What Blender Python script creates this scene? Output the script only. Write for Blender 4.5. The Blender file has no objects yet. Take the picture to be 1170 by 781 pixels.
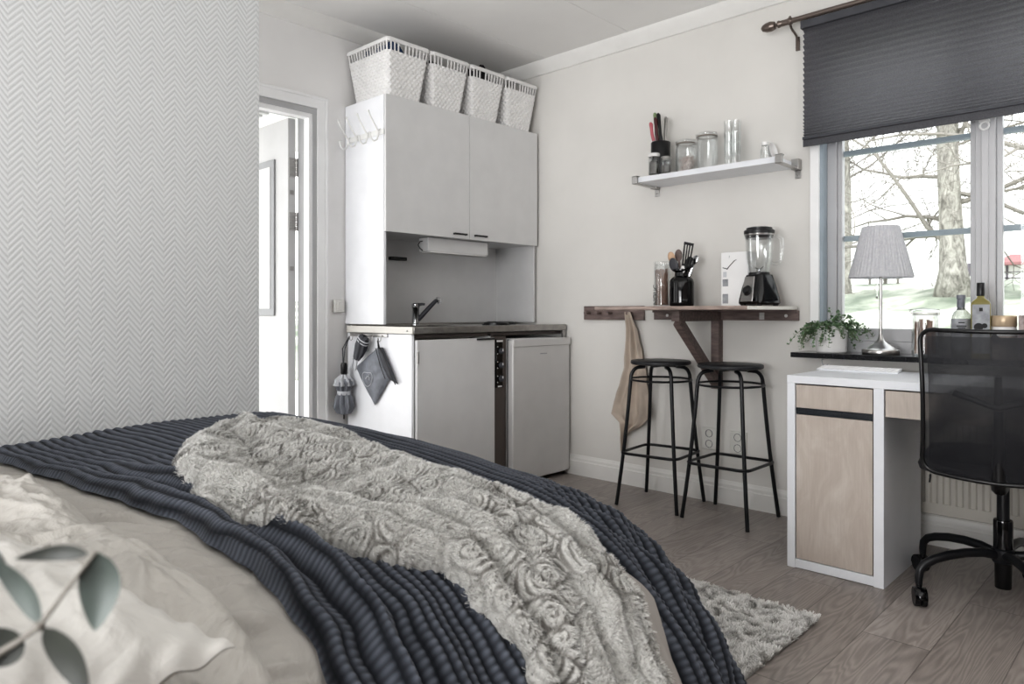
import bpy, math, random
import numpy as np
from mathutils import Vector, Matrix
random.seed(7)
C = bpy.context.scene.collection
R_ = math.radians
PI = math.pi
# ------------------------------------------------------------------ materials
def newmat(name):
    m = bpy.data.materials.new(name); m.use_nodes = True
    nt = m.node_tree; b = nt.nodes['Principled BSDF']
    return m, nt, b
def L(c):
    return tuple(((v/255)/12.92 if v/255 <= .04045 else ((v/255+.055)/1.055)**2.4) for v in c) + (1,)
def node(nt, t, **k):
    n = nt.nodes.new(t)
    for a, v in k.items(): setattr(n, a, v)
    return n
def mth(nt, op, a, b=None, c=None):
    n = nt.nodes.new('ShaderNodeMath'); n.operation = op
    for i, v in enumerate((a, b, c)):
        if v is None: continue
        if isinstance(v, (int, float)): n.inputs[i].default_value = v
        else: nt.links.new(v, n.inputs[i])
    return n.outputs[0]
def ramp(nt, fac, stops):
    r = nt.nodes.new('ShaderNodeValToRGB'); e = r.color_ramp.elements
    while len(e) < len(stops): e.new(.5)
    for i, (p, c) in enumerate(stops): e[i].position = p; e[i].color = c
    nt.links.new(fac, r.inputs[0]); return r.outputs[0]
def coords(nt, scale=(1, 1, 1), rot=(0, 0, 0)):
    tc = nt.nodes.new('ShaderNodeTexCoord'); mp = nt.nodes.new('ShaderNodeMapping')
    mp.inputs['Scale'].default_value = scale; mp.inputs['Rotation'].default_value = rot
    nt.links.new(tc.outputs['Object'], mp.inputs[0]); return mp.outputs[0]
def noise(nt, vec, scale, detail=3, dist=0, rough=.5):
    n = nt.nodes.new('ShaderNodeTexNoise'); n.inputs['Scale'].default_value = scale
    n.inputs['Detail'].default_value = detail; n.inputs['Distortion'].default_value = dist
    n.inputs['Roughness'].default_value = rough
    if vec is not None: nt.links.new(vec, n.inputs['Vector'])
    return n.outputs['Fac']
def bump(nt, b, h, strength=.3, dist=.002):
    n = nt.nodes.new('ShaderNodeBump'); n.inputs['Strength'].default_value = strength
    n.inputs['Distance'].default_value = dist
    nt.links.new(h, n.inputs['Height']); nt.links.new(n.outputs[0], b.inputs['Normal'])
def mat(name, col, rough=.5, metal=0, var=0, vscale=8, stretch=(1, 1, 1), bstr=0, bscale=60, bdist=.001, bdet=3, bdst=0, spec=None, coat=0):
    """plain surface with a little procedural variation"""
    m, nt, b = newmat(name); c = L(col)
    b.inputs['Roughness'].default_value = rough; b.inputs['Metallic'].default_value = metal
    if rough >= .9: b.inputs['Specular IOR Level'].default_value = .1
    if spec is not None: b.inputs['Specular IOR Level'].default_value = spec
    if coat: b.inputs['Coat Weight'].default_value = coat
    v = coords(nt, stretch); n = noise(nt, v, vscale, 4)
    k = var if var else .015
    lo = tuple(max(0, x*(1-k*2)) for x in c[:3])+(1,); hi = tuple(min(1, x*(1+k*2)) for x in c[:3])+(1,)
    nt.links.new(ramp(nt, n, [(.3, lo), (.7, hi)]), b.inputs['Base Color'])
    if bstr: bump(nt, b, noise(nt, v, bscale, bdet, bdst), bstr, bdist)
    return m
def glassmat(name, tint=(.985, .99, .99), edge=.75, rough=.06, base=.03):
    m = bpy.data.materials.new(name); m.use_nodes = True; nt = m.node_tree; nt.nodes.clear()
    o = node(nt, 'ShaderNodeOutputMaterial'); t = node(nt, 'ShaderNodeBsdfTransparent'); g = node(nt, 'ShaderNodeBsdfGlossy')
    t.inputs[0].default_value = tint+(1,); g.inputs['Roughness'].default_value = rough
    g.inputs[0].default_value = (.97, .98, .98, 1)
    lw = node(nt, 'ShaderNodeLayerWeight'); lw.inputs[0].default_value = .35
    f = mth(nt, 'MULTIPLY_ADD', lw.outputs['Facing'], edge*.55, base)
    mx = node(nt, 'ShaderNodeMixShader'); nt.links.new(f, mx.inputs[0]); nt.links.new(t.outputs[0], mx.inputs[1]); nt.links.new(g.outputs[0], mx.inputs[2])
    nt.links.new(mx.outputs[0], o.inputs[0]); return m
M = {}
M['wall'] = mat('wall_paint', (216, 214, 210), .85, vscale=3, bstr=.25, bscale=220)
M['wallB'] = mat('back_wall_paint', (232, 231, 230), .85, vscale=3, bstr=.2, bscale=200)
M['ceil'] = mat('ceiling_paint', (232, 231, 229), .75, vscale=2)
M['trim'] = mat('trim_paint', (226, 225, 222), .4)
M['white'] = mat('white_laminate', (212, 212, 212), .38)
M['panelw'] = mat('white_gloss_panel', (236, 237, 240), .3)
M['desk'] = mat('desk_white', (226, 228, 232), .3)
M['fridge'] = mat('fridge_enamel', (204, 203, 202), .35)
M['plastic'] = mat('white_plastic', (228, 228, 226), .35)
M['basket'] = mat('basket_plastic', (226, 225, 224), .45)
M['black'] = mat('black_plastic', (20, 20, 22), .35)
M['blacksat'] = mat('black_satin_metal', (26, 27, 30), .32, .2)
M['seat'] = mat('black_stained_seat', (38, 39, 42), .45, var=.1, stretch=(2, 20, 2))
M['gloss'] = mat('black_glazed', (10, 10, 12), .08)
M['chrome'] = mat('chrome', (200, 202, 205), .15, 1)
M['nickel'] = mat('brushed_nickel', (176, 174, 172), .28, 1, var=.05, stretch=(1, 1, 30))
M['steel'] = mat('stainless_steel', (168, 165, 162), .3, 1, var=.08, vscale=20, stretch=(1, 40, 1))
M['pewter'] = mat('pewter_rod', (120, 110, 104), .35, .8)
M['brownpanel'] = mat('brown_panel', (88, 80, 76), .45)
M['wood'] = mat('stained_pine', (112, 98, 94), .5, var=.18, vscale=12, stretch=(6, 1, 6), bstr=.2, bscale=30)
M['woodtop'] = mat('stained_tabletop', (158, 142, 134), .5, var=.2, vscale=10, stretch=(8, 1, 8))
M['lightwood'] = mat('light_wood', (180, 152, 128), .6, var=.15, vscale=20)
M['stone'] = mat('black_stone_sill', (26, 27, 30), .12, var=.3, vscale=60)
M['towel'] = mat('beige_linen_towel', (186, 174, 162), .95, var=.06, bstr=.5, bscale=400)
M['grayfab'] = mat('grey_nylon', (118, 121, 128), .55, var=.12, vscale=20, bstr=.5, bscale=40, bdist=.004)
M['darkfab'] = mat('dark_grey_nylon', (66, 67, 72), .6, var=.1)
M['palefab'] = mat('pale_grey_nylon', (196, 198, 202), .6)
M['bluecloth'] = mat('blue_cloth', (44, 62, 92), .9, bstr=.5, bscale=60)
M['darkcloth'] = mat('dark_cloth', (46, 44, 46), .9)
M['pink'] = mat('pink_handle', (176, 96, 104), .4)
M['green_h'] = mat('green_handle', (132, 150, 112), .4)
M['darkred'] = mat('dark_red_handle', (72, 34, 36), .35)
M['ceramic'] = mat('white_ceramic', (222, 221, 220), .35)
M['leafp'] = mat('ivy_leaf', (104, 128, 98), .5, var=.3, vscale=40)
M['soil'] = mat('dark_soil', (54, 46, 40), .95, bstr=.6, bscale=120)
M['stemp'] = mat('plant_stem', (100, 108, 76), .7)
M['euca'] = mat('eucalyptus_leaf', (62, 70, 66), .55, var=.22, vscale=30)
M['eucad'] = mat('eucalyptus_leaf_dark', (38, 41, 36), .6, var=.2, vscale=30)
M['eucastem'] = mat('eucalyptus_stem', (112, 108, 102), .7)
M['pasta'] = mat('dry_spaghetti', (150, 122, 108), .7, var=.2, vscale=30, stretch=(20, 20, 1))
M['noodle'] = mat('dry_noodles', (206, 188, 180), .7, var=.12, vscale=30)
M['spice'] = mat('dark_spice', (70, 66, 62), .8, var=.4, vscale=150)
M['paper'] = mat('white_card', (232, 232, 232), .6)
M['label'] = mat('grey_label', (150, 152, 156), .6, var=.15, vscale=30)
M['ink'] = mat('black_ink', (30, 30, 32), .6)
M['cork'] = mat('tin_lid_brass', (188, 168, 142), .35, .4)
M['oil'] = mat('olive_oil', (128, 120, 70), .15)
M['tinbody'] = mat('tin_print', (170, 156, 146), .5, var=.2, vscale=40)
M['tissue'] = mat('grey_brown_carton', (160, 148, 146), .8, var=.2, vscale=50, bstr=.5, bscale=60)
M['rubber'] = mat('lid_seal', (150, 140, 130), .6)
M['cream'] = mat('cream_edge', (220, 217, 210), .5)
M['switch'] = mat('switch_plastic', (214, 213, 208), .4)
M['radiator'] = mat('radiator_enamel', (190, 186, 178), .4)
M['glass'] = glassmat('jar_glass')
M['thickglass'] = glassmat('tumbler_glass', (.975, .98, .98), .95, .08, .05)
M['bottleglass'] = glassmat('pale_bottle_glass', (.72, .74, .72), .9, .1, .12)
M['pane'] = glassmat('window_pane', (.98, .99, .99), .35, .01, .02)
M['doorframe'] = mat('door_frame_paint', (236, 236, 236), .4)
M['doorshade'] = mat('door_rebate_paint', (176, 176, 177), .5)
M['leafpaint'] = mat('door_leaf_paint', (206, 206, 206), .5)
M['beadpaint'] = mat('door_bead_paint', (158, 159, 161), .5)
M['wframe'] = mat('window_frame_paint', (182, 182, 184), .35)
M['muntin'] = mat('muntin_bluegrey', (150, 160, 168), .4)

def herringbone():
    m, nt, b = newmat('herringbone_wallpaper'); b.inputs['Roughness'].default_value = .6
    tc = node(nt, 'ShaderNodeTexCoord'); sp = node(nt, 'ShaderNodeSeparateXYZ'); nt.links.new(tc.outputs['Object'], sp.inputs[0])
    u = mth(nt, 'PINGPONG', sp.outputs[0], .037)
    v = mth(nt, 'MULTIPLY_ADD', u, -1.2, sp.outputs[2])
    s = mth(nt, 'SINE', mth(nt, 'MULTIPLY', v, 2*PI/.0205))
    fine = noise(nt, coords(nt, (1, 1, 1)), 260, 2)
    s2 = mth(nt, 'MULTIPLY_ADD', s, .5, .5); s3 = mth(nt, 'MULTIPLY_ADD', fine, .5, mth(nt, 'MULTIPLY', s2, .8))
    nt.links.new(ramp(nt, s3, [(.2, L((172, 173, 173))), (.75, L((192, 193, 193)))]), b.inputs['Base Color'])
    bump(nt, b, s3, .45, .0022); return m
M['herring'] = herringbone()

def floormat():
    m, nt, b = newmat('grey_oak_laminate')
    tc = node(nt, 'ShaderNodeTexCoord'); sp = node(nt, 'ShaderNodeSeparateXYZ'); nt.links.new(tc.outputs['Object'], sp.inputs[0])
    row = mth(nt, 'FLOOR', mth(nt, 'DIVIDE', sp.outputs[1], .19))
    off = mth(nt, 'FRACT', mth(nt, 'MULTIPLY', row, .377))
    xl = mth(nt, 'ADD', mth(nt, 'DIVIDE', sp.outputs[0], 1.28), off)
    col = mth(nt, 'FLOOR', xl)
    idn = mth(nt, 'FRACT', mth(nt, 'MULTIPLY', mth(nt, 'SINE', mth(nt, 'ADD', mth(nt, 'MULTIPLY', row, 12.99), mth(nt, 'MULTIPLY', col, 78.2))), 43758.5))
    cv = node(nt, 'ShaderNodeCombineXYZ')
    nt.links.new(mth(nt, 'MULTIPLY_ADD', sp.outputs[0], .62, mth(nt, 'MULTIPLY', idn, 37)), cv.inputs[0])
    nt.links.new(mth(nt, 'MULTIPLY', sp.outputs[1], 5.5), cv.inputs[1]); nt.links.new(mth(nt, 'MULTIPLY', idn, 11), cv.inputs[2])
    warp = noise(nt, cv.outputs[0], 1.5, 3, 0.5, .4)
    ring = mth(nt, 'SINE', mth(nt, 'MULTIPLY', warp, 150))
    fine = noise(nt, cv.outputs[0], 9, 6, .5, .65)
    g = mth(nt, 'ADD', mth(nt, 'MULTIPLY_ADD', ring, .075, .18), mth(nt, 'ADD', mth(nt, 'MULTIPLY', fine, .42), mth(nt, 'MULTIPLY', idn, .16)))
    c = ramp(nt, g, [(.22, L((112, 105, 101))), (.5, L((147, 139, 134))), (.75, L((172, 165, 159)))])
    fy = mth(nt, 'FRACT', mth(nt, 'DIVIDE', sp.outputs[1], .19)); fx = mth(nt, 'FRACT', xl)
    sy = mth(nt, 'LESS_THAN', mth(nt, 'PINGPONG', fy, .5), .009); sx = mth(nt, 'LESS_THAN', mth(nt, 'PINGPONG', fx, .5), .0014)
    seam = mth(nt, 'MAXIMUM', sy, sx)
    mx = node(nt, 'ShaderNodeMix', data_type='RGBA'); nt.links.new(mth(nt, 'MULTIPLY', seam, .55), mx.inputs[0])
    nt.links.new(c, mx.inputs[6]); mx.inputs[7].default_value = L((66, 60, 58)); nt.links.new(mx.outputs[2], b.inputs['Base Color'])
    nt.links.new(mth(nt, 'MULTIPLY_ADD', fine, .25, .25), b.inputs['Roughness'])
    bump(nt, b, mth(nt, 'SUBTRACT', g, seam), .12, .002); return m
M['floor'] = floormat()

def birch():
    m, nt, b = newmat('pale_birch_veneer'); b.inputs['Roughness'].default_value = .4
    v = coords(nt, (1, 2.2, .8)); n = noise(nt, v, 4.5, 5, 1.2, .6); n2 = noise(nt, coords(nt, (1, 30, 1.2)), 7, 3)
    g = mth(nt, 'ADD', mth(nt, 'MULTIPLY', n, .75), mth(nt, 'MULTIPLY', n2, .25))
    nt.links.new(ramp(nt, g, [(.3, L((174, 163, 154))), (.5, L((187, 177, 168))), (.7, L((202, 194, 186)))]), b.inputs['Base Color']); return m
M['birch'] = birch()

def attrmat(name, rough=.9, sheen=0, bscale=0, spec=.2, transl=0):
    m, nt, b = newmat(name); b.inputs['Roughness'].default_value = rough; b.inputs['Specular IOR Level'].default_value = spec
    a = node(nt, 'ShaderNodeVertexColor'); a.layer_name = 'Col'; nt.links.new(a.outputs[0], b.inputs['Base Color'])
    if sheen: b.inputs['Sheen Weight'].default_value = sheen
    if bscale: bump(nt, b, noise(nt, coords(nt), bscale, 3), .5, .0012)
    return m
M['navy'] = attrmat('navy_waffle_cotton', .95, .08, 500)
M['fur'] = attrmat('grey_embossed_fur', .85, .2)
M['linen3'] = mat('washed_linen_duvet', (174, 171, 166), .95, var=.03, vscale=5, bstr=.8, bscale=9, bdist=.03, bdet=7, bdst=.9)
M['linen'] = mat('washed_linen', (168, 165, 160), .95, var=.03, vscale=5, bstr=.75, bscale=11, bdist=.022, bdet=7, bdst=.7)
M['linen2'] = mat('washed_linen_pillow', (190, 188, 184), .95, var=.02, vscale=5, bstr=.6, bscale=12, bdist=.02, bdet=6, bdst=.7)
M['lining'] = mat('grey_suede_lining', (150, 146, 142), .9, bstr=.3, bscale=300)
M['rug'] = attrmat('cream_shag', .95)
M['mattress'] = mat('mattress_cotton', (190, 186, 180), .95)

def blindmat():
    m = bpy.data.materials.new('pleated_blind_fabric'); m.use_nodes = True; nt = m.node_tree; nt.nodes.clear()
    o = node(nt, 'ShaderNodeOutputMaterial'); d = node(nt, 'ShaderNodeBsdfDiffuse'); t = node(nt, 'ShaderNodeBsdfTranslucent')
    c = ramp(nt, noise(nt, coords(nt, (1, 1, 4)), 220, 2), [(.3, L((112, 112, 116))), (.7, L((134, 134, 138)))])
    nt.links.new(c, d.inputs[0]); nt.links.new(c, t.inputs[0])
    mx = node(nt, 'ShaderNodeMixShader'); mx.inputs[0].default_value = .58
    nt.links.new(d.outputs[0], mx.inputs[1]); nt.links.new(t.outputs[0], mx.inputs[2]); nt.links.new(mx.outputs[0], o.inputs[0]); return m
M['blind'] = blindmat()
def shademat():
    m = bpy.data.materials.new('lamp_shade_cloth'); m.use_nodes = True; nt = m.node_tree; nt.nodes.clear()
    o = node(nt, 'ShaderNodeOutputMaterial'); d = node(nt, 'ShaderNodeBsdfDiffuse'); t = node(nt, 'ShaderNodeBsdfTranslucent')
    c = ramp(nt, noise(nt, coords(nt), 90, 2), [(.3, L((216, 216, 220))), (.7, L((228, 228, 230)))])
    nt.links.new(c, d.inputs[0]); nt.links.new(c, t.inputs[0])
    mx = node(nt, 'ShaderNodeMixShader'); mx.inputs[0].default_value = .4
    nt.links.new(d.outputs[0], mx.inputs[1]); nt.links.new(t.outputs[0], mx.inputs[2]); nt.links.new(mx.outputs[0], o.inputs[0]); return m
M['shade'] = shademat()
def netmat():
    m = bpy.data.materials.new('black_net_fabric'); m.use_nodes = True; nt = m.node_tree; nt.nodes.clear()
    o = node(nt, 'ShaderNodeOutputMaterial'); p = node(nt, 'ShaderNodeBsdfPrincipled'); t = node(nt, 'ShaderNodeBsdfTransparent')
    p.inputs['Base Color'].default_value = L((30, 31, 36)); p.inputs['Roughness'].default_value = .6
    tc = node(nt, 'ShaderNodeTexCoord'); sp = node(nt, 'ShaderNodeSeparateXYZ'); nt.links.new(tc.outputs['Object'], sp.inputs[0])
    a = mth(nt, 'SINE', mth(nt, 'MULTIPLY', mth(nt, 'ADD', sp.outputs[1], sp.outputs[2]), 2*PI/.0042))
    b2 = mth(nt, 'SINE', mth(nt, 'MULTIPLY', mth(nt, 'SUBTRACT', sp.outputs[1], sp.outputs[2]), 2*PI/.0042))
    h = mth(nt, 'GREATER_THAN', mth(nt, 'MULTIPLY', a, b2), -.12)
    nz = noise(nt, coords(nt), 6, 2, 1.5)
    f = mth(nt, 'MAXIMUM', h, mth(nt, 'MULTIPLY', nz, .55))
    mx = node(nt, 'ShaderNodeMixShader'); nt.links.new(f, mx.inputs[0]); nt.links.new(t.outputs[0], mx.inputs[1]); nt.links.new(p.outputs[0], mx.inputs[2])
    nt.links.new(mx.outputs[0], o.inputs[0]); return m
M['net'] = netmat()
def barkmat():
    m, nt, b = newmat('pale_bark'); b.inputs['Roughness'].default_value = .9
    g = noise(nt, coords(nt, (3, 3, 1)), 3, 6, 1.5, .7)
    nt.links.new(ramp(nt, g, [(.36, L((104, 101, 96))), (.5, L((152, 149, 142))), (.64, L((180, 178, 170)))]), b.inputs['Base Color']); return m
M['bark'] = barkmat()
M['twig'] = mat('grey_twig', (136, 132, 126), .9)
def groundmat():
    m, nt, b = newmat('park_lawn'); b.inputs['Roughness'].default_value = .95
    g = noise(nt, coords(nt, (.35, 1.1, .5)), .55, 5, .8, .6)
    nt.links.new(ramp(nt, g, [(.36, L((104, 114, 98))), (.47, L((150, 156, 140))), (.56, L((206, 204, 194))), (.7, L((226, 224, 216)))]), b.inputs['Base Color']); return m
M['lawn'] = groundmat()
M['render_wall'] = mat('far_house_plaster', (244, 244, 242), .9)
M['redroof'] = mat('faded_red_roof', (150, 112, 112), .9)
M['darkshed'] = mat('dark_shed_boards', (104, 100, 106), .9)
# ------------------------------------------------------------------ mesh builder
class MB:
    def __init__(s, off=(0, 0, 0)): s.v = []; s.f = []; s.o = Vector(off)
    def add(s, vs, fs, mtx=None):
        n = len(s.v)
        for p in vs:
            p = Vector(p)
            if mtx is not None: p = mtx @ p
            s.v.append(tuple(p - s.o))
        s.f += [tuple(i+n for i in f) for f in fs]; return s
    def box(s, x0, x1, y0, y1, z0, z1, mtx=None):
        vs = [(x, y, z) for z in (z0, z1) for y in (y0, y1) for x in (x0, x1)]
        return s.add(vs, [(0, 2, 3, 1), (4, 5, 7, 6), (0, 1, 5, 4), (2, 6, 7, 3), (0, 4, 6, 2), (1, 3, 7, 5)], mtx)
    def lathe(s, prof, n=28, mtx=None, cap=True):
        vs = []; fs = []
        for r, z in prof:
            for i in range(n):
                a = 2*PI*i/n; vs.append((r*math.cos(a), r*math.sin(a), z))
        for j in range(len(prof)-1):
            for i in range(n):
                k = (i+1) % n; fs.append((j*n+i, j*n+k, (j+1)*n+k, (j+1)*n+i))
        if cap:
            if prof[0][0] > 1e-5: fs.append(tuple(range(n))[::-1])
            if prof[-1][0] > 1e-5: fs.append(tuple((len(prof)-1)*n+i for i in range(n)))
        return s.add(vs, fs, mtx)
    def tube(s, pts, r, n=10, closed=False, mtx=None, cap=True):
        P = [Vector(p) for p in pts]; m = len(P); rr = r if hasattr(r, '__len__') else [r]*m
        T = []
        for i in range(m):
            a = P[(i-1) % m] if (closed or i > 0) else P[i]; b = P[(i+1) % m] if (closed or i < m-1) else P[i]
            t = b-a; T.append(t.normalized() if t.length > 1e-9 else Vector((0, 0, 1)))
        u = T[0].orthogonal().normalized(); vs = []
        for i in range(m):
            u = (u - T[i]*u.dot(T[i]))
            u = u.normalized() if u.length > 1e-6 else T[i].orthogonal().normalized()
            w = T[i].cross(u)
            for k in range(n):
                a = 2*PI*k/n; vs.append(P[i]+(u*math.cos(a)+w*math.sin(a))*rr[i])
        fs = []
        for i in range(m if closed else m-1):
            j = (i+1) % m
            sh = 0
            if closed and j == 0:
                d = [(vs[k]-vs[i*n]).length for k in range(n)]; sh = d.index(min(d))
            for k in range(n):
                k2 = (k+1) % n; fs.append((i*n+k, i*n+k2, j*n+(k2+sh) % n, j*n+(k+sh) % n))
        if not closed and cap: fs += [tuple(range(n))[::-1], tuple((m-1)*n+k for k in range(n))]
        return s.add(vs, fs, mtx)
    def prism(s, poly, d, mtx=None):
        """poly in local xy extruded 0..d along z"""
        n = len(poly); vs = [(x, y, 0) for x, y in poly]+[(x, y, d) for x, y in poly]
        fs = [tuple(range(n))[::-1], tuple(range(n, 2*n))]+[(i, (i+1) % n, n+(i+1) % n, n+i) for i in range(n)]
        return s.add(vs, fs, mtx)
    def ball(s, c, r, sc=(1, 1, 1), n=14):
        prof = [(max(1e-6, r*math.sin(PI*i/n)), -r*math.cos(PI*i/n)) for i in range(n+1)]
        return s.lathe(prof, 18, Matrix.Translation(c) @ Matrix.Diagonal((sc[0], sc[1], sc[2], 1)), cap=False)
    def build(s, name, m, parent=None, bevel=0, smooth=True, ang=40):
        me = bpy.data.meshes.new(name); me.from_pydata(s.v, [], s.f); me.update()
        import bmesh
        bm = bmesh.new(); bm.from_mesh(me); bmesh.ops.recalc_face_normals(bm, faces=bm.faces); bm.to_mesh(me); bm.free()
        return link(name, me, m, parent, bevel, smooth, ang)
def link(name, me, m, parent=None, bevel=0, smooth=True, ang=40):
    me.materials.append(M[m] if isinstance(m, str) else m)
    if smooth: me.shade_smooth(); me.set_sharp_from_angle(angle=R_(ang))
    o = bpy.data.objects.new(name, me); C.objects.link(o)
    if parent is not None: o.parent = parent
    if bevel:
        b = o.modifiers.new('edge', 'BEVEL'); b.width = bevel; b.segments = 2; b.limit_method = 'ANGLE'; b.angle_limit = R_(50)
    return o
def tag(o, label=None, cat=None, group=None, kind=None):
    if label: o['label'] = label
    if cat: o['category'] = cat
    if group: o['group'] = group
    if kind: o['kind'] = kind
    return o
def thing(name, label, cat, loc=(0, 0, 0), rz=0, group=None):
    o = bpy.data.objects.new(name, None); C.objects.link(o); o.empty_display_size = .05
    o.location = loc; o.rotation_euler = (0, 0, rz); return tag(o, label, cat, group)
def dup(root, loc, rz=0, label=None):
    def cp(o, par):
        c = o.copy(); C.objects.link(c); c.parent = par
        for ch in o.children: cp(ch, c)
        return c
    r = cp(root, None); r.location = loc; r.rotation_euler = (0, 0, rz)
    if label: r['label'] = label
    return r
def struct(mb, name, m, parent=None, **k):
    o = mb.build(name, m, parent, **k)
    if parent is None: o['kind'] = 'structure'
    return o
def fastmesh(name, verts, quads=None, tris=None, cols=None):
    me = bpy.data.meshes.new(name); nq = 0 if quads is None else len(quads); ntr = 0 if tris is None else len(tris)
    me.vertices.add(len(verts)); me.vertices.foreach_set('co', np.asarray(verts, np.float32).ravel())
    idx = []; 
    if nq: idx.append(np.asarray(quads).ravel())
    if ntr: idx.append(np.asarray(tris).ravel())
    idx = np.concatenate(idx).astype(np.int32)
    me.loops.add(len(idx)); me.loops.foreach_set('vertex_index', idx)
    me.polygons.add(nq+ntr)
    tot = np.concatenate([np.full(nq, 4), np.full(ntr, 3)]).astype(np.int32)
    st = np.concatenate([[0], np.cumsum(tot)[:-1]]).astype(np.int32)
    me.polygons.foreach_set('loop_start', st)
    me.update(calc_edges=True); me.validate()
    if cols is not None:
        a = me.color_attributes.new('Col', 'FLOAT_COLOR', 'POINT')
        c4 = np.ones((len(verts), 4), np.float32); c4[:, :3] = cols; a.data.foreach_set('color', c4.ravel())
    return me
def gridquads(nu, nv, off=0):
    i, j = np.meshgrid(np.arange(nu-1), np.arange(nv-1), indexing='ij'); k = (i*nv+j).ravel()+off
    return np.stack([k, k+nv, k+nv+1, k+1], 1)
_rs = np.random.RandomState(3); _perm = _rs.permutation(4096); _ang = _rs.rand(4096)*2*PI
def pn(x, y, seed=0):
    xi = np.floor(x).astype(np.int64); yi = np.floor(y).astype(np.int64); xf = x-xi; yf = y-yi
    def g(ix, iy, dx, dy):
        h = _ang[_perm[(ix + _perm[(iy+seed*131) % 4096]) % 4096]]; return np.cos(h)*dx+np.sin(h)*dy
    u = xf*xf*xf*(xf*(xf*6-15)+10); v = yf*yf*yf*(yf*(yf*6-15)+10)
    a = g(xi, yi, xf, yf); b = g(xi+1, yi, xf-1, yf); c = g(xi, yi+1, xf, yf-1); d = g(xi+1, yi+1, xf-1, yf-1)
    return 1.4*((a*(1-u)+b*u)*(1-v)+(c*(1-u)+d*u)*v)
def sstep(a, b, x):
    t = np.clip((x-a)/(b-a), 0, 1); return t*t*(3-2*t)
def gauss(x, s): return np.exp(-(x/s)**2)
def text(body, name, size, mtx, m, parent, ext=.0004):
    cu = bpy.data.curves.new(name, 'FONT'); cu.body = body; cu.size = size; cu.extrude = ext; cu.align_x = 'CENTER'; cu.align_y = 'CENTER'
    cu.materials.append(M[m]); tmp = bpy.data.objects.new(name, cu); me = bpy.data.meshes.new_from_object(tmp); me.name = name
    o = bpy.data.objects.new(name, me); C.objects.link(o); bpy.data.objects.remove(tmp); o.parent = parent; o.matrix_local = mtx; return o
FACE_NX = Matrix(((0, 0, -1, 0), (-1, 0, 0, 0), (0, 1, 0, 0), (0, 0, 0, 1)))   # local x -> -Y, y -> +Z, z -> -X
FACE_NY = Matrix(((1, 0, 0, 0), (0, 0, -1, 0), (0, 1, 0, 0), (0, 0, 0, 1)))   # local x -> +X, y -> +Z, z -> -Y

XR, YB, YP, H = 3.50, 3.46, 2.55, 2.60
# ------------------------------------------------------------------ room shell
XL, YF = -3.3, -2.2
struct(MB().box(XL-.1, XR+.14, YF-.1, YB, -.08, 0), 'floor', 'floor', smooth=False)
mb = MB()
ys = [YB+.1, 2.97, 2.35, 1.73, 1.11, .49, -.13, -.75, -1.37, -1.99, YF-.1]
for a, b in zip(ys[1:], ys[:-1]): mb.box(XL-.1, XR+.14, a+.0015, b-.0015, H, H+.05)
mb.box(XL-.1, XR+.14, YF-.1, YB+.1, H+.012, H+.08)
struct(mb, 'ceiling', 'ceil', smooth=False)
WY0, WY1, WZ0, WZ1 = -.02, 1.30, .80, 2.30
struct(MB().box(XR, XR+.14, WY1, YB+.14, -.08, H+.05).box(XR, XR+.14, YF, WY0, -.08, H+.05).box(XR, XR+.14, WY0, WY1, -.08, WZ0).box(XR, XR+.14, WY0, WY1, WZ1, H+.05), 'wall_right', 'wall', smooth=False)
DX0, DX1, DZ = 1.20, 2.105, 2.10
struct(MB().box(DX1, XR, YB, YB+.14, -.08, H+.05).box(XL, DX0, YB, YB+.14, -.08, H+.05).box(DX0, DX1, YB, YB+.14, DZ, H+.05), 'wall_back', 'wallB', smooth=False)
struct(MB().box(XL, 1.305, YP, YP+.09, 0, H), 'wall_partition', 'herring', smooth=False)
struct(MB().box(XL-.1, XL, YF, YB+.1, -.08, H+.05), 'wall_left', 'wall', smooth=False)
struct(MB().box(XL, XR, YF-.1, YF, -.08, H+.05), 'wall_front', 'brownpanel', smooth=False)
# corner moulding
def crown(p0, p1, inward, name):
    prof = [(0, H-.075), (.012, H-.072), (.02, H-.06), (.045, H-.03), (.058, H-.012), (.062, H), (0, H)]
    mb = MB(); vs = []
    for P in (p0, p1):
        for d, z in prof: vs.append((P[0]+inward[0]*d, P[1]+inward[1]*d, z))
    n = len(prof); mb.add(vs, [tuple(range(n)), tuple(range(n, 2*n))]+[(i, (i+1) % n, n+(i+1) % n, n+i) for i in range(n)])
    struct(mb, name, 'trim', ang=20)
crown((XR, YF), (XR, YB), (-1, 0), 'trim_1')
crown((XL, YB), (XR, YB), (0, -1), 'trim_2')
def skirting(name, a, b, axis):
    prof = [(0, 0), (.016, 0), (.016, .083), (.011, .088), (.011, .103), (.006, .112), (.004, .122), (0, .122)]
    vs = []
    for t in (a, b):
        for d, z in prof: vs.append((XR-d, t, z) if axis == 'R' else (t, YB-d, z))
    n = len(prof); mb = MB().add(vs, [tuple(range(n)), tuple(range(n, 2*n))]+[(i, (i+1) % n, n+(i+1) % n, n+i) for i in range(n)])
    struct(mb, name, 'trim', ang=20)
skirting('baseboard_right', YF, 2.85, 'R'); skirting('baseboard_back', 2.19, 2.28, 'B')
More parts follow.
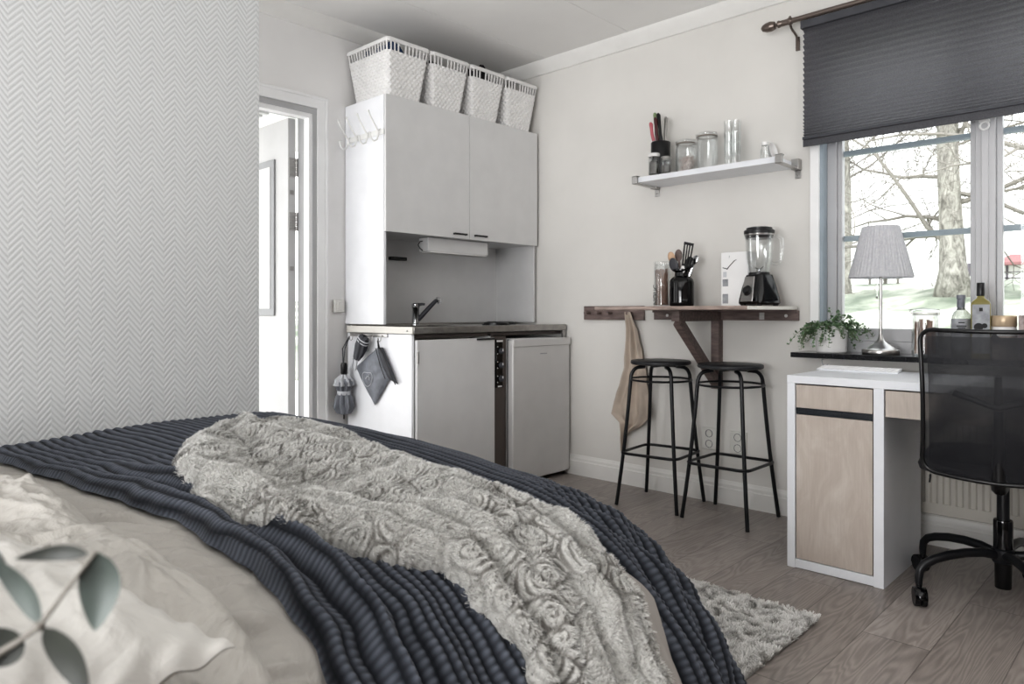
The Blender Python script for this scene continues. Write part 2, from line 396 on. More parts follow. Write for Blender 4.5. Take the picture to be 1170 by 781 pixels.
# ---- door opening in the back wall, leaf swung outwards
d = MB()
def frame_L(w0, w1, y0, y1):
    a, b = DX1+w0, DX1+w1; z, zz = DZ+w0+.006, DZ+w1+.006; x_ = DX0-.06
    v = [(x_, z), (a, z), (a, 0), (b, 0), (b, zz), (x_, zz)]
    d.add([(p, y0, q) for p, q in v]+[(p, y1, q) for p, q in v], [(0, 1, 4, 5), (1, 2, 3, 4), (6, 11, 10, 7), (7, 10, 9, 8)]+[(i, (i+1) % 6, 6+(i+1) % 6, 6+i) for i in range(6)])
frame_L(-.005, .062, YB-.013, YB-.0005); frame_L(.044, .058, YB-.020, YB-.0135)
door = struct(d, 'door_1', 'doorframe', bevel=.002)
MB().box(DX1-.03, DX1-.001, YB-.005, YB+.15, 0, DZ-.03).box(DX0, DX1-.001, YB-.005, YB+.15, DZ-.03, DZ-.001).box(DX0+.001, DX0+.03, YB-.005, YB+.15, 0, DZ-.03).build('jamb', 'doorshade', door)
MB().box(DX1-.05, DX1-.03, YB+.0, YB+.05, 0, DZ-.03).box(DX0, DX1-.05, YB+.001, YB+.05, DZ-.055, DZ-.03).box(DX1-.05, DX1-.03, YB+.001, YB+.05, DZ-.055, DZ-.03).build('stop_moulding', 'doorframe', door)
MB().box(2.022, 2.068, YB+.16, YB+.98, .02, 2.07).build('door_leaf', 'leafpaint', door, bevel=.003)
MB().box(2.012, 2.022, YB+.30, YB+.84, .98, 1.86).build('glazing_bead', 'beadpaint', door, bevel=.003)
MB().box(2.009, 2.014, YB+.34, YB+.80, 1.02, 1.82).build('pane', 'ceramic', door)
for z in (1.80, 1.50, .28):
    hg = MB().box(2.026, 2.062, YB+.154, YB+.159, z-.05, z+.05).box(2.072, 2.106, YB+.148, YB+.153, z-.05, z+.05)
    for k in range(4): hg.lathe([(.007, z-.05+k*.0255), (.007, z-.0275+k*.0255)], 12, Matrix.Translation((2.069, YB+.153, 0)))
    for sx in (2.036, 2.052):
        for k in (-.034, .0, .034): hg.ball((sx, YB+.153, z+k), .004)
    hg.build('hinge', 'nickel', door)
lk = MB()
for z in (1.66, 1.24): lk.box(2.034, 2.054, YB+.156, YB+.16, z-.012, z+.012).lathe([(.006, 0), (.006, .008)], 10, Matrix.Translation((2.044, YB+.16, z)) @ Matrix.Rotation(R_(90), 4, 'X'))
lk.build('security_stud', 'nickel', door)
struct(MB().box(.3, 3.2, YB+.14, YB+1.6, 2.24, 2.3), 'ceiling_porch', 'doorframe')
sof = MB()
for k in range(16): sof.box(.6, 2.2, YB+.20+k*.085, YB+.235+k*.085, 2.225, 2.24)
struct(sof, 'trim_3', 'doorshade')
struct(MB().box(-.5, 3.2, YB+.14, YB+2.4, -.12, -.02), 'floor_porch', 'cream')
# ---- window in the right wall
w = MB(); xf = XR+.055; xo = XR+.115
for (y0, y1, z0, z1) in ((1.245, 1.30, .80, 2.3), (-.02, .035, .80, 2.3), (.035, 1.245, 2.245, 2.3), (.035, 1.245, .80, .865)): w.box(xf, xo, y0, y1, z0, z1)
win = struct(w, 'window_1', 'wframe', bevel=.003)
MB().box(xf-.008, xo-.004, .605, .677, .862, 2.248).box(xf-.02, xf-.006, .628, .654, .862, 2.248).build('mullion', 'wframe', win, bevel=.003)
for (a, b) in ((.677, 1.245), (.035, .605)):
    sash = MB().box(xf+.012, xo-.01, a, a+.022, .865, 2.245).box(xf+.012, xo-.01, b-.022, b, .865, 2.245).box(xf+.012, xo-.01, a+.022, b-.022, .865, .925).box(xf+.012, xo-.01, a+.022, b-.022, 2.21, 2.245).build('sash', 'wframe', win, bevel=.003)
    MB().box(xo-.032, xo-.027, a+.021, b-.021, .924, 2.211).build('pane', 'pane', sash)
    MB().box(xo-.026, xo-.008, a+.022, b-.022, 1.337, 1.362).box(xo-.026, xo-.008, a+.022, b-.022, 1.742, 1.767).build('glazing_bar', 'muntin', sash)
cas = MB().box(XR-.02, XR, 1.30, 1.342, .84, 2.342).box(XR-.02, XR, -.062, -.02, .84, 2.342).box(XR-.02, XR, -.02, 1.30, 2.30, 2.342)
cas.build('casing', 'doorframe', win, bevel=.002)
MB().box(XR-.006, XR+.05, 1.286, 1.30, .84, 2.30).build('lining_strip', 'muntin', win)
MB().box(3.30, XR+.056, -.09, 1.362, .792, .815).build('window_sill', 'stone', win, bevel=.003)
cat = MB().tube([(xf-.03, .64+.016*math.cos(t), 1.775+.016*math.sin(t)) for t in np.linspace(0, 2*PI, 14)[:-1]], .004, 8, closed=True).box(xf-.03, xf-.018, .622, .66, 1.79, 1.80)
cat.build('window_catch', 'ceramic', win)
# ------------------------------------------------------------------ kitchen
t = thing('wall_cabinet', 'tall white wall cabinet with two doors and open niche above the sink', 'cabinet', (2.28, 3.08, .93))
o = (2.28, 3.08, .93)
MB(o).box(2.28, 2.297, 3.10, YB-.004, .935, 2.147).build('side_panel', 'panelw', t, bevel=.001)
MB(o).box(3.462, 3.478, 3.10, YB-.004, .935, 2.147).build('side_panel', 'white', t, bevel=.001)
MB(o).box(2.297, 3.462, 3.10, YB-.004, 1.427, 1.445).build('bottom_panel', 'white', t)
MB(o).box(2.297, 3.462, 3.10, YB-.004, 2.131, 2.147).build('top_panel', 'white', t)
MB(o).box(2.297, 3.462, YB-.02, YB-.004, .935, 2.131).build('back_panel', 'white', t)
for i, (a, b) in enumerate(((2.281, 2.878), (2.881, 3.477))):
    dr = MB(o).box(a, b, 3.08, 3.098, 1.425, 2.147).build('door', 'white', t, bevel=.001)
    hx = 2.80 if i == 0 else 2.965
    MB(o).box(hx-.05, hx+.05, 3.062, 3.068, 1.444, 1.454).box(hx-.047, hx-.041, 3.066, 3.081, 1.444, 1.454).box(hx+.041, hx+.047, 3.066, 3.081, 1.444, 1.454).build('handle', 'black', dr, bevel=.002)
MB(o).box(2.575, 2.585, YB-.02, YB-.019, 1, 1.001).build('screw_cap', 'nickel', t)
tag(MB().box(2.565, 2.685, 3.415, 3.4395, 1.306, 1.326).build('towel_bar', 'black', bevel=.003), 'short black bar on the left of the niche backboard', 'bar')
t = thing('striplight', 'white box-shaped strip light under the wall cabinet doors', 'lamp', (2.86, 3.15, 1.33))
MB((2.86, 3.15, 1.33)).box(2.625, 3.10, 3.15, 3.23, 1.345, 1.424).build('housing', 'white', t, bevel=.004)
MB((2.86, 3.15, 1.33)).box(2.64, 3.085, 3.145, 3.225, 1.338, 1.345).build('diffuser', 'ceramic', t, bevel=.002)
MB((2.86, 3.15, 1.33)).tube([(2.625, 3.2, 1.405), (2.60, 3.19, 1.40), (2.585, 3.19, 1.38), (2.60, 3.19, 1.36), (2.626, 3.2, 1.352)], .003, 8).build('cord', 'black', t)
# base unit
o = (2.28, 2.86, 0)
t = thing('base_cabinet', 'white sink base cabinet with a grey-white door and black knob panel', 'cabinet', o)
MB(o).box(2.28, 2.297, 2.865, YB-.03, 0, .886).build('side_panel', 'panelw', t, bevel=.001)
MB(o).box(2.297, 2.86, 2.885, YB-.03, .05, .07).box(2.84, 2.858, 2.885, YB-.03, .05, .88).box(2.297, 2.84, YB-.04, YB-.03, .05, .88).box(2.297, 2.84, 2.92, 2.935, 0, .05).build('carcass', 'white', t)
MB(o).box(2.865, 2.958, 2.862, 2.90, .02, .864).build('front_strip', 'brownpanel', t, bevel=.001)
MB(o).box(2.297, 3.476, 2.885, 2.92, .866, .884).build('front_rail', 'brownpanel', t)
dr = MB(o).box(2.30, 2.852, 2.845, 2.863, .06, .858).build('door', 'white', t, bevel=.001)
MB(o).box(2.71, 2.84, 2.83, 2.836, .847, .857).box(2.714, 2.72, 2.835, 2.846, .847, .857).box(2.83, 2.836, 2.835, 2.846, .847, .857).build('handle', 'black', dr, bevel=.002)
for z in (.77, .16): MB(o).box(2.298, 2.306, 2.838, 2.846, z-.03, z+.03).build('hinge_plate', 'nickel', dr)
kp = MB(o).box(2.872, 2.925, 2.852, 2.863, .575, .845).build('knob_panel', 'gloss', t, bevel=.002)
for z in (.78, .70, .625):
    MB(o).lathe([(.017, 0), (.016, .012), (.013, .016), (0, .016)], 20, Matrix.Translation((2.908, 2.852, z)) @ Matrix.Rotation(R_(90), 4, 'X')).build('knob', 'darkfab', kp)
    MB(o).box(2.906, 2.910, 2.833, 2.837, z, z+.014).build('pointer', 'ceramic', kp)
for z in (.805, .765, .72, .685, .64, .605):
    MB(o).lathe([(.0028, 0), (.0028, .002)], 8, Matrix.Translation((2.882, 2.852, z)) @ Matrix.Rotation(R_(90), 4, 'X')).build('marking', 'ceramic', kp)
MB(o).box(2.875, 2.922, 2.849, 2.852, .832, .842).build('marking_strip', 'ceramic', kp); MB(o).box(2.885, 2.915, 2.849, 2.852, .578, .585).build('marking_strip', 'ceramic', kp)
# steel worktop with sink bowl
o = (2.9, 2.85, .88); t = thing('kitchen_worktop', 'thin stainless steel worktop with raised front lip over sink base and fridge', 'worktop', o)
mb = MB(o).box(2.281, 3.484, 2.845, 2.86, .889, .925).box(2.281, 3.484, 2.86, 3.00, .912, .922).box(2.281, 2.36, 3.0, 3.36, .912, .922).box(2.80, 3.484, 3.0, 3.36, .912, .922).box(2.281, 3.484, 3.36, 3.428, .912, .922).box(2.30, 3.46, 3.425, 3.438, .912, .934)
mb.build('top', 'steel', t, bevel=.003)
MB(o).box(2.36, 2.80, 3.0, 3.36, .76, .765).box(2.355, 2.36, 3.0, 3.36, .76, .918).box(2.80, 2.805, 3.0, 3.36, .76, .918).box(2.36, 2.8, 2.995, 3.0, .76, .918).box(2.36, 2.8, 3.36, 3.365, .76, .918).build('sink_bowl', 'steel', t)
MB(o).box(2.272, 2.281, 2.85, 3.43, .889, .925).build('side_edge', 'cream', t, bevel=.002)
MB(o).ball((2.2715, 2.89, .905), .005).build('screw', 'nickel', t)
MB(o).box(3.455, 3.484, 2.85, 2.862, .845, .889).box(3.46, 3.478, 2.846, 2.85, .852, .86).box(3.46, 3.478, 2.846, 2.85, .87, .878).build('corner_bracket', 'nickel', t, bevel=.001)
for (x, y, r) in ((3.30, 3.24, .09), (3.08, 3.06, .075)):
    MB(o).lathe([(r, .922), (r, .936), (r-.006, .94), (.02, .94), (.018, .937), (0, .937)], 32, Matrix.Translation((x, y, 0))).lathe([(r+.01, .922), (r+.01, .927), (r, .927)], 32, Matrix.Translation((x, y, 0)), cap=False).build('hot_plate', 'black', t)
o = (2.64, 3.28, .922); t = thing('mixer_tap', 'chrome single lever kitchen tap with angled black spout', 'tap', o)
MB(o).lathe([(.026, .922), (.026, .93), (.021, .935), (.02, 1.02), (.023, 1.025), (.023, 1.045), (.016, 1.052), (0, 1.052)], 24, Matrix.Translation((2.64, 3.28, 0))).build('body', 'chrome', t)
MB(o).tube([(2.65, 3.27, .955), (2.70, 3.24, 1.02), (2.73, 3.20, 1.07)], [.014, .013, .011], 14).build('spout', 'darkfab', t)
MB(o).tube([(2.73, 3.20, 1.075), (2.745, 3.195, 1.074), (2.747, 3.194, 1.05)], [.013, .013, .011], 12).build('aerator', 'chrome', t)
MB(o).tube([(2.64, 3.28, 1.04), (2.66, 3.25, 1.046), (2.672, 3.235, 1.045)], [.012, .008, .006], 10).build('lever', 'darkfab', t)
# fridge
o = (3.22, 2.83, 0); t = thing('fridge', 'small white under-counter fridge beside the brown front strip', 'fridge', o)
MB(o).box(2.972, 3.474, 2.862, 3.40, .03, .848).build('body', 'fridge', t, bevel=.004)
dr = MB(o).box(2.966, 3.478, 2.812, 2.856, .026, .842).build('door', 'fridge', t, bevel=.008)
MB(o).box(2.966, 3.478, 2.806, 2.815, .800, .846).build('grip', 'fridge', dr, bevel=.004)
for xx in (2.970, 3.459): MB(o).box(xx, xx+.015, 2.856, 2.862, .03, .845).build('door_seal', 'darkfab', dr)
MB(o).box(3.20, 3.26, 2.8112, 2.8122, .752, .758).build('badge', 'label', dr)
for (x, y) in ((3.0, 2.90), (3.45, 2.90), (3.0, 3.36), (3.45, 3.36)): MB(o).lathe([(.018, 0), (.018, .03)], 14, Matrix.Translation((x, y, 0))).build('foot', 'darkfab', t)
MB(o).box(3.455, 3.475, 2.83, 2.86, .012, .028).build('bottom_hinge', 'nickel', t)
# rack of white coat hooks on the cabinet side
o = (2.28, 3.25, 1.95); t = thing('coat_rack', 'white metal rail with four long coat hooks on the cabinet side', 'coat rack', o)
MB(o).box(2.272, 2.279, 3.09, 3.40, 1.935, 1.965).build('rail', 'plastic', t, bevel=.002)
for y in (3.12, 3.22, 3.32, 3.40):
    x = 2.274
    MB(o).tube([(x, y, 1.965), (x-.012, y, 1.955), (x-.014, y, 1.93), (x-.022, y, 1.905), (x-.042, y, 1.895), (x-.06, y, 1.908), (x-.064, y, 1.93)], .0048, 8).tube([(x-.012, y, 1.95), (x-.03, y, 1.975), (x-.062, y, 2.02), (x-.075, y, 2.045)], .0045, 8).ball((x-.064, y, 1.932), .006).ball((x-.075, y, 2.046), .006).build('hook', 'plastic', t)
# small steel hook rail under the worktop edge
o = (2.28, 3.25, .90); t = thing('hook_rail', 'narrow steel rail of small hooks under the worktop side', 'hook rail', o)
MB(o).box(2.273, 2.279, 3.06, 3.40, .868, .886).build('rail', 'nickel', t, bevel=.001)
for y in (3.10, 3.18, 3.26, 3.36):
    MB(o).tube([(2.274, y, .878), (2.266, y, .870), (2.262, y, .852), (2.254, y, .845), (2.246, y, .850), (2.244, y, .862)], .0028, 8).ball((2.244, y, .863), .004).build('hook', 'nickel', t)
# folding umbrella hanging by its strap
o = (2.225, 3.385, .84); t = thing('folded_umbrella', 'black and white folding umbrella hanging by a strap beside the door frame', 'umbrella', o)
def folded(mb, cx, cy, z0, z1, prof, n=8, amp=.22, nn=48, tw=.6):
    vs = []; fs = []
    for j, (fz, r) in enumerate(prof):
        for i in range(nn):
            a = 2*PI*i/nn; rr = r*(1+amp*math.cos(n*a+fz*tw*4)*min(1, r/.02)); vs.append((cx+rr*math.cos(a), cy+rr*math.sin(a), z0+(z1-z0)*fz))
    for j in range(len(prof)-1):
        for i in range(nn):
            k = (i+1) % nn; fs.append((j*nn+i, j*nn+k, (j+1)*nn+k, (j+1)*nn+i))
    return mb.add(vs, fs)
folded(MB(o), 2.225, 3.385, .44, .645, [(0, .012), (.04, .034), (.2, .05), (.45, .042), (.55, .032), (.62, .030), (.7, .038), (.85, .045), (.95, .035), (1, .012)]).build('canopy', 'grayfab', t)
folded(MB(o), 2.225, 3.385, .598, .66, [(0, .049), (.5, .044), (1, .016)], amp=.26).build('top_band', 'palefab', t)
MB(o).lathe([(.036, .548), (.037, .552), (.037, .566), (.036, .57)], 24, Matrix.Translation((2.225, 3.385, 0)), cap=False).build('closing_strap', 'palefab', t)
MB(o).lathe([(.012, .65), (.017, .665), (.018, .71), (.014, .722), (0, .724)], 18, Matrix.Translation((2.225, 3.385, 0))).build('handle', 'black', t)
MB(o).tube([(2.222, 3.385, .72), (2.228, 3.38, .80), (2.248, 3.365, .868), (2.243, 3.36, .868), (2.216, 3.385, .80), (2.22, 3.386, .72)], .003, 6).build('wrist_loop', 'darkfab', t)
MB(o).lathe([(.004, .415), (.004, .44)], 8, Matrix.Translation((2.225, 3.385, 0))).build('tip', 'black', t)
# rolled up dark pouch
o = (2.24, 3.25, .80); t = thing('rolled_umbrella', 'dark grey rolled mini umbrella tilted above the grey bag', 'umbrella', o)
mt = Matrix.Translation((2.232, 3.245, .80)) @ Matrix.Rotation(R_(32), 4, 'X')
mb = MB(o); m2 = MB(o)
for j in range(1):
    vs = []; fs = []; nn = 40; prof = [(.085, .012), (.08, .03), (.06, .036), (.02, .038), (-.03, .03), (-.06, .022), (-.065, .01)]
    for (z, r) in prof:
        for i in range(nn):
            a = 2*PI*i/nn; rr = r*(1+.14*math.cos(7*a+z*30)); vs.append((rr*math.cos(a)*.7, rr*math.sin(a), z))
    for q in range(len(prof)-1):
        for i in range(nn): k = (i+1) % nn; fs.append((q*nn+i, q*nn+k, (q+1)*nn+k, (q+1)*nn+i))
    mb.add(vs, fs, mt)
mb.build('canopy', 'darkfab', t)
for z in (.066, .05): m2.tube([(.034*.7*math.cos(a)*1.08, .036*math.sin(a)*1.1, z) for a in np.linspace(0, 2*PI, 20)[:-1]], .003, 6, closed=True, mtx=mt)
m2.build('strap', 'palefab', t); m2 = MB(o)
m2.tube([(-.02, -.03, -.05), (-.015, -.04, -.09), (-.01, -.03, -.11)], .006, 8, mtx=mt).tube([(-.02, 0, -.06), (-.02, -.01, -.1), (-.015, 0, -.12)], .006, 8, mtx=mt)
m2.build('strap', 'palefab', t)
MB(o).tube([(2.262, 3.262, .855), (2.25, 3.26, .862), (2.238, 3.255, .855), (2.236, 3.262, .835), (2.25, 3.27, .83)], .003, 8).build('loop', 'black', t)
# grey bag: quilted square pouch hung from a corner
o = (2.26, 3.12, .66); t = thing('drawstring_bag', 'grey nylon pouch bag with a white outline emblem hanging from one corner', 'bag', o)
P = {'l': (3.335, .70), 't': (3.13, .815), 'r': (3.03, .655), 'b': (3.16, .505)}
def quadpuff(c, th, x0, n=22, seed=0):
    (a, b, c2, d) = c; g = np.linspace(0, 1, n); U, V = np.meshgrid(g, g, indexing='ij')
    Y = (a[0]*(1-U)+b[0]*U)*(1-V)+(d[0]*(1-U)+c2[0]*U)*V; Z = (a[1]*(1-U)+b[1]*U)*(1-V)+(d[1]*(1-U)+c2[1]*U)*V
    e = (np.sin(PI*U)*np.sin(PI*V))**.45; w = pn(Y*22, Z*30, seed)*.006*e
    X1 = x0-th*e+w; X2 = np.full_like(X1, x0)
    v = np.concatenate([np.stack([X1, Y, Z], -1).reshape(-1, 3), np.stack([X2, Y, Z], -1).reshape(-1, 3)])
    q = np.concatenate([gridquads(n, n), gridquads(n, n, n*n)[:, ::-1]]); return v, q
v, q = quadpuff((P['l'], P['t'], P['r'], P['b']), .028, 2.268); link('body', fastmesh('body', v-np.array(o), q), 'grayfab', t)
v, q = quadpuff(((3.13, .815), (3.085, .815), (2.955, .63), (3.035, .653)), .022, 2.266, seed=4); link('gusset', fastmesh('gusset', v-np.array(o), q), 'darkfab', t)
MB(o).tube([(2.25, 3.095, .812), (2.243, 3.05, .78), (2.243, 2.99, .68), (2.248, 2.955, .632)], .003, 6).tube([(2.25, 3.128, .81), (2.238, 3.07, .72), (2.24, 3.03, .655)], .0025, 6).build('zip', 'black', t)
MB(o).tube([(2.262, 3.11, .81), (2.25, 3.105, .84), (2.246, 3.10, .862), (2.243, 3.10, .85), (2.255, 3.11, .81)], .0035, 6).build('hanging_loop', 'black', t)
em = []
for k in range(26):
    a = 2*PI*k/26; em.append((2.2375, 3.185+.043*math.cos(a)*(1-.25*math.sin(a)), .655+.036*math.sin(a)+.012*math.cos(2*a)))
MB(o).tube(em, .0016, 5, closed=True).tube([(2.2372, 3.20, .645), (2.2372, 3.185, .662), (2.2372, 3.175, .655), (2.2372, 3.165, .675)], .0016, 5).tube([(2.2372, 3.165, .64), (2.2372, 3.17, .652), (2.2372, 3.158, .655)], .0016, 5).build('emblem', 'palefab', t)
tg = MB((2.27, 3.08, .5)); tg.add([(2.272, 3.112, .53), (2.272, 3.088, .535), (2.268, 3.028, .43), (2.268, 3.05, .422)], [(0, 1, 2, 3)])
for k in range(5):
    f = .15+.17*k; y = 3.10-.06*f; z = .53-.1*f; tg.add([(2.2685, y-.004, z), (2.2685, y-.012, z+.003), (2.2685, y-.014, z-.006), (2.2685, y-.006, z-.008)], [(0, 1, 2, 3)])
tgo = tg.build('care_strap', 'palefab', smooth=False); tag(tgo, 'pale hanging strap with dark marks below the grey bag', 'strap')
sm = tgo.modifiers.new('s', 'SOLIDIFY'); sm.thickness = .002
# wall socket box by the door frame
o = (2.24, 3.44, 1.03); t = thing('wall_switch', 'small white switch box on the wall beside the door frame', 'switch', o)
MB(o).box(2.20, 2.262, 3.432, YB-.001, .998, 1.068).build('box', 'switch', t, bevel=.004); MB(o).box(2.215, 2.247, 3.428, 3.434, 1.012, 1.054).build('rocker', 'switch', t, bevel=.002)
# ------------------------------------------------------------------ baskets
def rrect(w, d, r, n):
    segs = []; pts = []
    per = 2*(w-2*r)+2*(d-2*r)+2*PI*r
    for i in range(n):
        s_ = per*i/n; a = w-2*r; b = d-2*r; q = PI*r/2
        x0 = -w/2+r; y0 = -d/2
        if s_ < a: pts.append((x0+s_, y0, 0, -1)); continue
        s_ -= a
        if s_ < q: t_ = s_/r-PI/2; pts.append((w/2-r+r*math.cos(t_), -d/2+r+r*math.sin(t_), math.cos(t_), math.sin(t_))); continue
        s_ -= q
        if s_ < b: pts.append((w/2, -d/2+r+s_, 1, 0)); continue
        s_ -= b
        if s_ < q: t_ = s_/r; pts.append((w/2-r+r*math.cos(t_), d/2-r+r*math.sin(t_), math.cos(t_), math.sin(t_))); continue
        s_ -= q
        if s_ < a: pts.append((w/2-r-s_, d/2, 0, 1)); continue
        s_ -= a
        if s_ < q: t_ = s_/r+PI/2; pts.append((-w/2+r+r*math.cos(t_), d/2-r+r*math.sin(t_), math.cos(t_), math.sin(t_))); continue
        s_ -= q
        if s_ < b: pts.append((-w/2, d/2-r-s_, -1, 0)); continue
        s_ -= b
        t_ = s_/r+PI; pts.append((-w/2+r+r*math.cos(t_), -d/2+r+r*math.sin(t_), math.cos(t_), math.sin(t_)))
    return np.array(pts)
def basket():
    t = thing('storage_basket', 'woven white plastic basket, first from the left above the cabinet, blue cloth inside', 'basket', (2.428, 3.262, 2.148), group='white baskets on top of the cabinet')
    W0, D0, W1, D1, HH = .212, .30, .288, .385, .30; n = 416; nz = 62; zt = .236
    def ring(z, off=0): f = z/HH; return rrect(W0+(W1-W0)*f, D0+(D1-D0)*f, .022, n)
    ncell = 76; vs = []
    for side in (1, 0):
        for j in range(nz):
            z = .004+(zt-.004)*j/(nz-1); P = ring(z)
            k = np.arange(n)/n*ncell; rowp = z/.0165
            d = np.cos(PI*k)*np.cos(PI*rowp)*.0030+np.abs(np.sin(PI*rowp))*.0026+np.abs(np.sin(PI*k))*.0012-.001
            o_ = d*1.2 if side else -.006+d*.2
            vs.append(np.stack([P[:, 0]+P[:, 2]*o_, P[:, 1]+P[:, 3]*o_, np.full(n, z)], 1))
    V = np.concatenate(vs)
    def wrap(j0, cnt, flip):
        i = np.arange(n); k = (i+1) % n; out = []
        for j in range(j0, j0+cnt-1):
            q = np.stack([j*n+i, j*n+k, (j+1)*n+k, (j+1)*n+i], 1); out.append(q[:, ::-1] if flip else q)
        return np.concatenate(out)
    i = np.arange(n); k = (i+1) % n
    top = np.stack([(nz-1)*n+i, (nz-1)*n+k, (2*nz-1)*n+k, (2*nz-1)*n+i], 1); bot = np.stack([i, nz*n+i, nz*n+k, k], 1)
    b0 = len(V); P = ring(0.004); V = np.concatenate([V, [[0, 0, .004]]]); tris = np.stack([i, np.full(n, b0), k], 1)
    Q = np.concatenate([wrap(0, nz, False), wrap(nz, nz, True), top, bot])
    link('woven_body', fastmesh('woven_body', V, Q, tris), 'basket', t)
    mb = MB(); P = ring(.255); nb = 52
    for q in range(nb):
        i_ = int(q*n/nb)
        if q in (3, 20): continue
        lo = ring(zt-.002)[i_]; hi = ring(.28)[i_]; tx, ty = -lo[3], lo[2]; w = .0042
        vs = []
        for (p, z) in ((lo, zt-.004), (hi, .281)):
            for (sx, sn) in ((-w, -.003), (w, -.003), (w, .001), (-w, .001)): vs.append((p[0]+tx*sx+p[2]*sn, p[1]+ty*sx+p[3]*sn, z))
        mb.add(vs, [(0, 1, 2, 3), (4, 5, 6, 7), (0, 1, 5, 4), (1, 2, 6, 5), (2, 3, 7, 6), (3, 0, 4, 7)])
    P = ring(zt-.004); mb.tube([(P[q][0]-P[q][2]*.002, P[q][1]-P[q][3]*.002, zt-.003) for q in range(0, n, 4)], .0022, 5, closed=True)
    mb.build('slot_bars', 'basket', t)
    vs = []; prof = [(-.004, .279), (.003, .279), (.005, .284), (.005, .295), (.002, .30), (-.003, .30), (-.005, .295)]
    for (dn, z) in prof:
        P = ring(.29); vs.append(np.stack([P[:, 0]+P[:, 2]*dn, P[:, 1]+P[:, 3]*dn, np.full(n, z)], 1))
    V = np.concatenate(vs); m_ = len(prof); Q = []
    for j in range(m_): j2 = (j+1) % m_; Q.append(np.stack([j*n+i, j*n+k, j2*n+k, j2*n+i], 1))
    link('rim', fastmesh('rim', V, np.concatenate(Q)), 'basket', t)
    return t
B0 = basket()
xs = [2.728, 3.028, 3.328]; lb = ['woven white plastic basket, second from the left above the cabinet', 'woven white plastic basket, third from the left with dark cloth peeking over', 'woven white plastic basket, rightmost above the cabinet next to the wall']
for x, l in zip(xs, lb): dup(B0, (x, 3.262, 2.148), 0, l)
def clothlump(name, x, y, z, w, d, h, m, label, seed):
    n = 30; g = np.linspace(-1, 1, n); U, V = np.meshgrid(g, g, indexing='ij'); e = np.clip((1-U**6)*(1-V**6), 0, 1)**.3
    Z = h*e*(.8+.25*pn(U*2.2+seed, V*2.2, seed)); v = np.stack([U*w/2*(.97+.24*Z/.29), V*d/2*(.97+.2*Z/.29), Z], -1).reshape(-1, 3)
    v2 = v.copy(); v2[:, 2] = 0
    ob = link(name, fastmesh(name, np.concatenate([v, v2]), np.concatenate([gridquads(n, n), gridquads(n, n, n*n)[:, ::-1]])), m)
    ob.location = (x, y, z); tag(ob, label, 'cloth', 'folded cloths inside the white baskets')
clothlump('folded_cloth', 2.43, 3.255, 2.156, .195, .275, .335, 'bluecloth', 'dark blue cloth showing through the slots of the leftmost basket', 1)
clothlump('folded_cloth', 2.728, 3.26, 2.156, .195, .275, .31, 'darkcloth', 'dark cloth inside the second basket from the left', 5)
clothlump('folded_cloth', 3.02, 3.26, 2.156, .195, .275, .37, 'darkcloth', 'dark cloth rising just above the rim of the third basket', 8)
clothlump('folded_cloth', 3.328, 3.26, 2.156, .195, .275, .305, 'darkcloth', 'dark cloth inside the rightmost basket', 11)
# ------------------------------------------------------------------ wall shelf
SZ = 1.727
o = (3.4, 1.8, 1.70); t = thing('wall_shelf', 'white wall shelf on two silver brackets holding jars and glasses', 'shelf', o)
MB(o).box(3.285, XR-.001, 1.42, 2.185, SZ-.028, SZ).build('board', 'desk', t, bevel=.001)
for y, nm in ((2.198, 'bracket'), (1.405, 'bracket')):
    MB(o).box(3.27, XR-.003, y-.014, y+.014, SZ-.036, SZ-.03).box(3.268, 3.284, y-.016, y+.016, SZ-.036, SZ+.006).box(3.268, 3.30, y-.016, y+.016, SZ+.001, SZ+.006).box(XR-.045, XR-.001, y-.018, y+.018, SZ-.04, SZ+.012).box(XR-.006, XR-.001, y-.014, y+.014, SZ-.078, SZ-.04).ball((XR-.007, y, SZ-.062), .005).build(nm, 'nickel', t, bevel=.0015)
def T(x, y, z): return Matrix.Translation((x, y, z))
# knife block + knives
o = (3.375, 2.10, SZ); t = thing('knife_block', 'round black knife block at the left end of the wall shelf', 'knife block', o)
MB().lathe([(.049, 0), (.052, .004), (.052, .186), (.049, .19), (.046, .19), (.046, .17), (0, .17)], 36).build('body', 'black', t)
for i, (dx, dy, m, h, tl, ty, lab) in enumerate(((-.02, .028, 'pink', .115, -.08, .16, 'knife with a pink handle at the far left of the knife block'), (-.01, .012, 'darkred', .14, -.03, .10, 'knife with a dark red handle in the middle of the knife block'), (.012, .022, 'green_h', .175, .0, .14, 'knife with a pale green handle rising tallest in the block'), (.0, -.006, 'black', .165, 0, .14, 'knife with a black riveted handle at the front of the block'), (.03, -.012, 'nickel', .15, .1, .05, 'knife with a grey handle at the back right of the block'))):
    k = thing('kitchen_knife', lab, 'knife', (3.375+dx, 2.10+dy, SZ+.186), group='knives in the block')
    mt = Matrix.Rotation(ty, 4, 'X').inverted() @ Matrix.Rotation(tl, 4, 'Y')
    MB().tube([(0, 0, .006), (0, 0, .02), (0, .002, .05), (0, 0, .08), (0, -.002, h-.012), (0, 0, h)], [.007, .0095, .009, .0085, .011, .006], 12, mtx=mt).build('handle', m, k)
    MB().lathe([(.0075, -.004), (.0098, .008), (.008, .012)], 12, mt).build('bolster', 'chrome', k)
    MB().box(-.0012, .0012, -.012, .012, -.16, 0, mtx=Matrix.Rotation(0, 4, 'X')).build('blade', 'chrome', k)
def jarshell(mb, r, h, neck, th=.0025, n=36):
    return mb.lathe([(0, .002), (r-.006, 0), (r, .006), (r, h-.03), (neck+.002, h-.012), (neck, h-.008), (neck, h), (neck-th, h), (neck-th, h-.01), (r-th, h-.032), (r-th, .01), (r-.01, .006), (0, .006)], n, cap=False)
def contents(par, r, h, m, label):
    pass
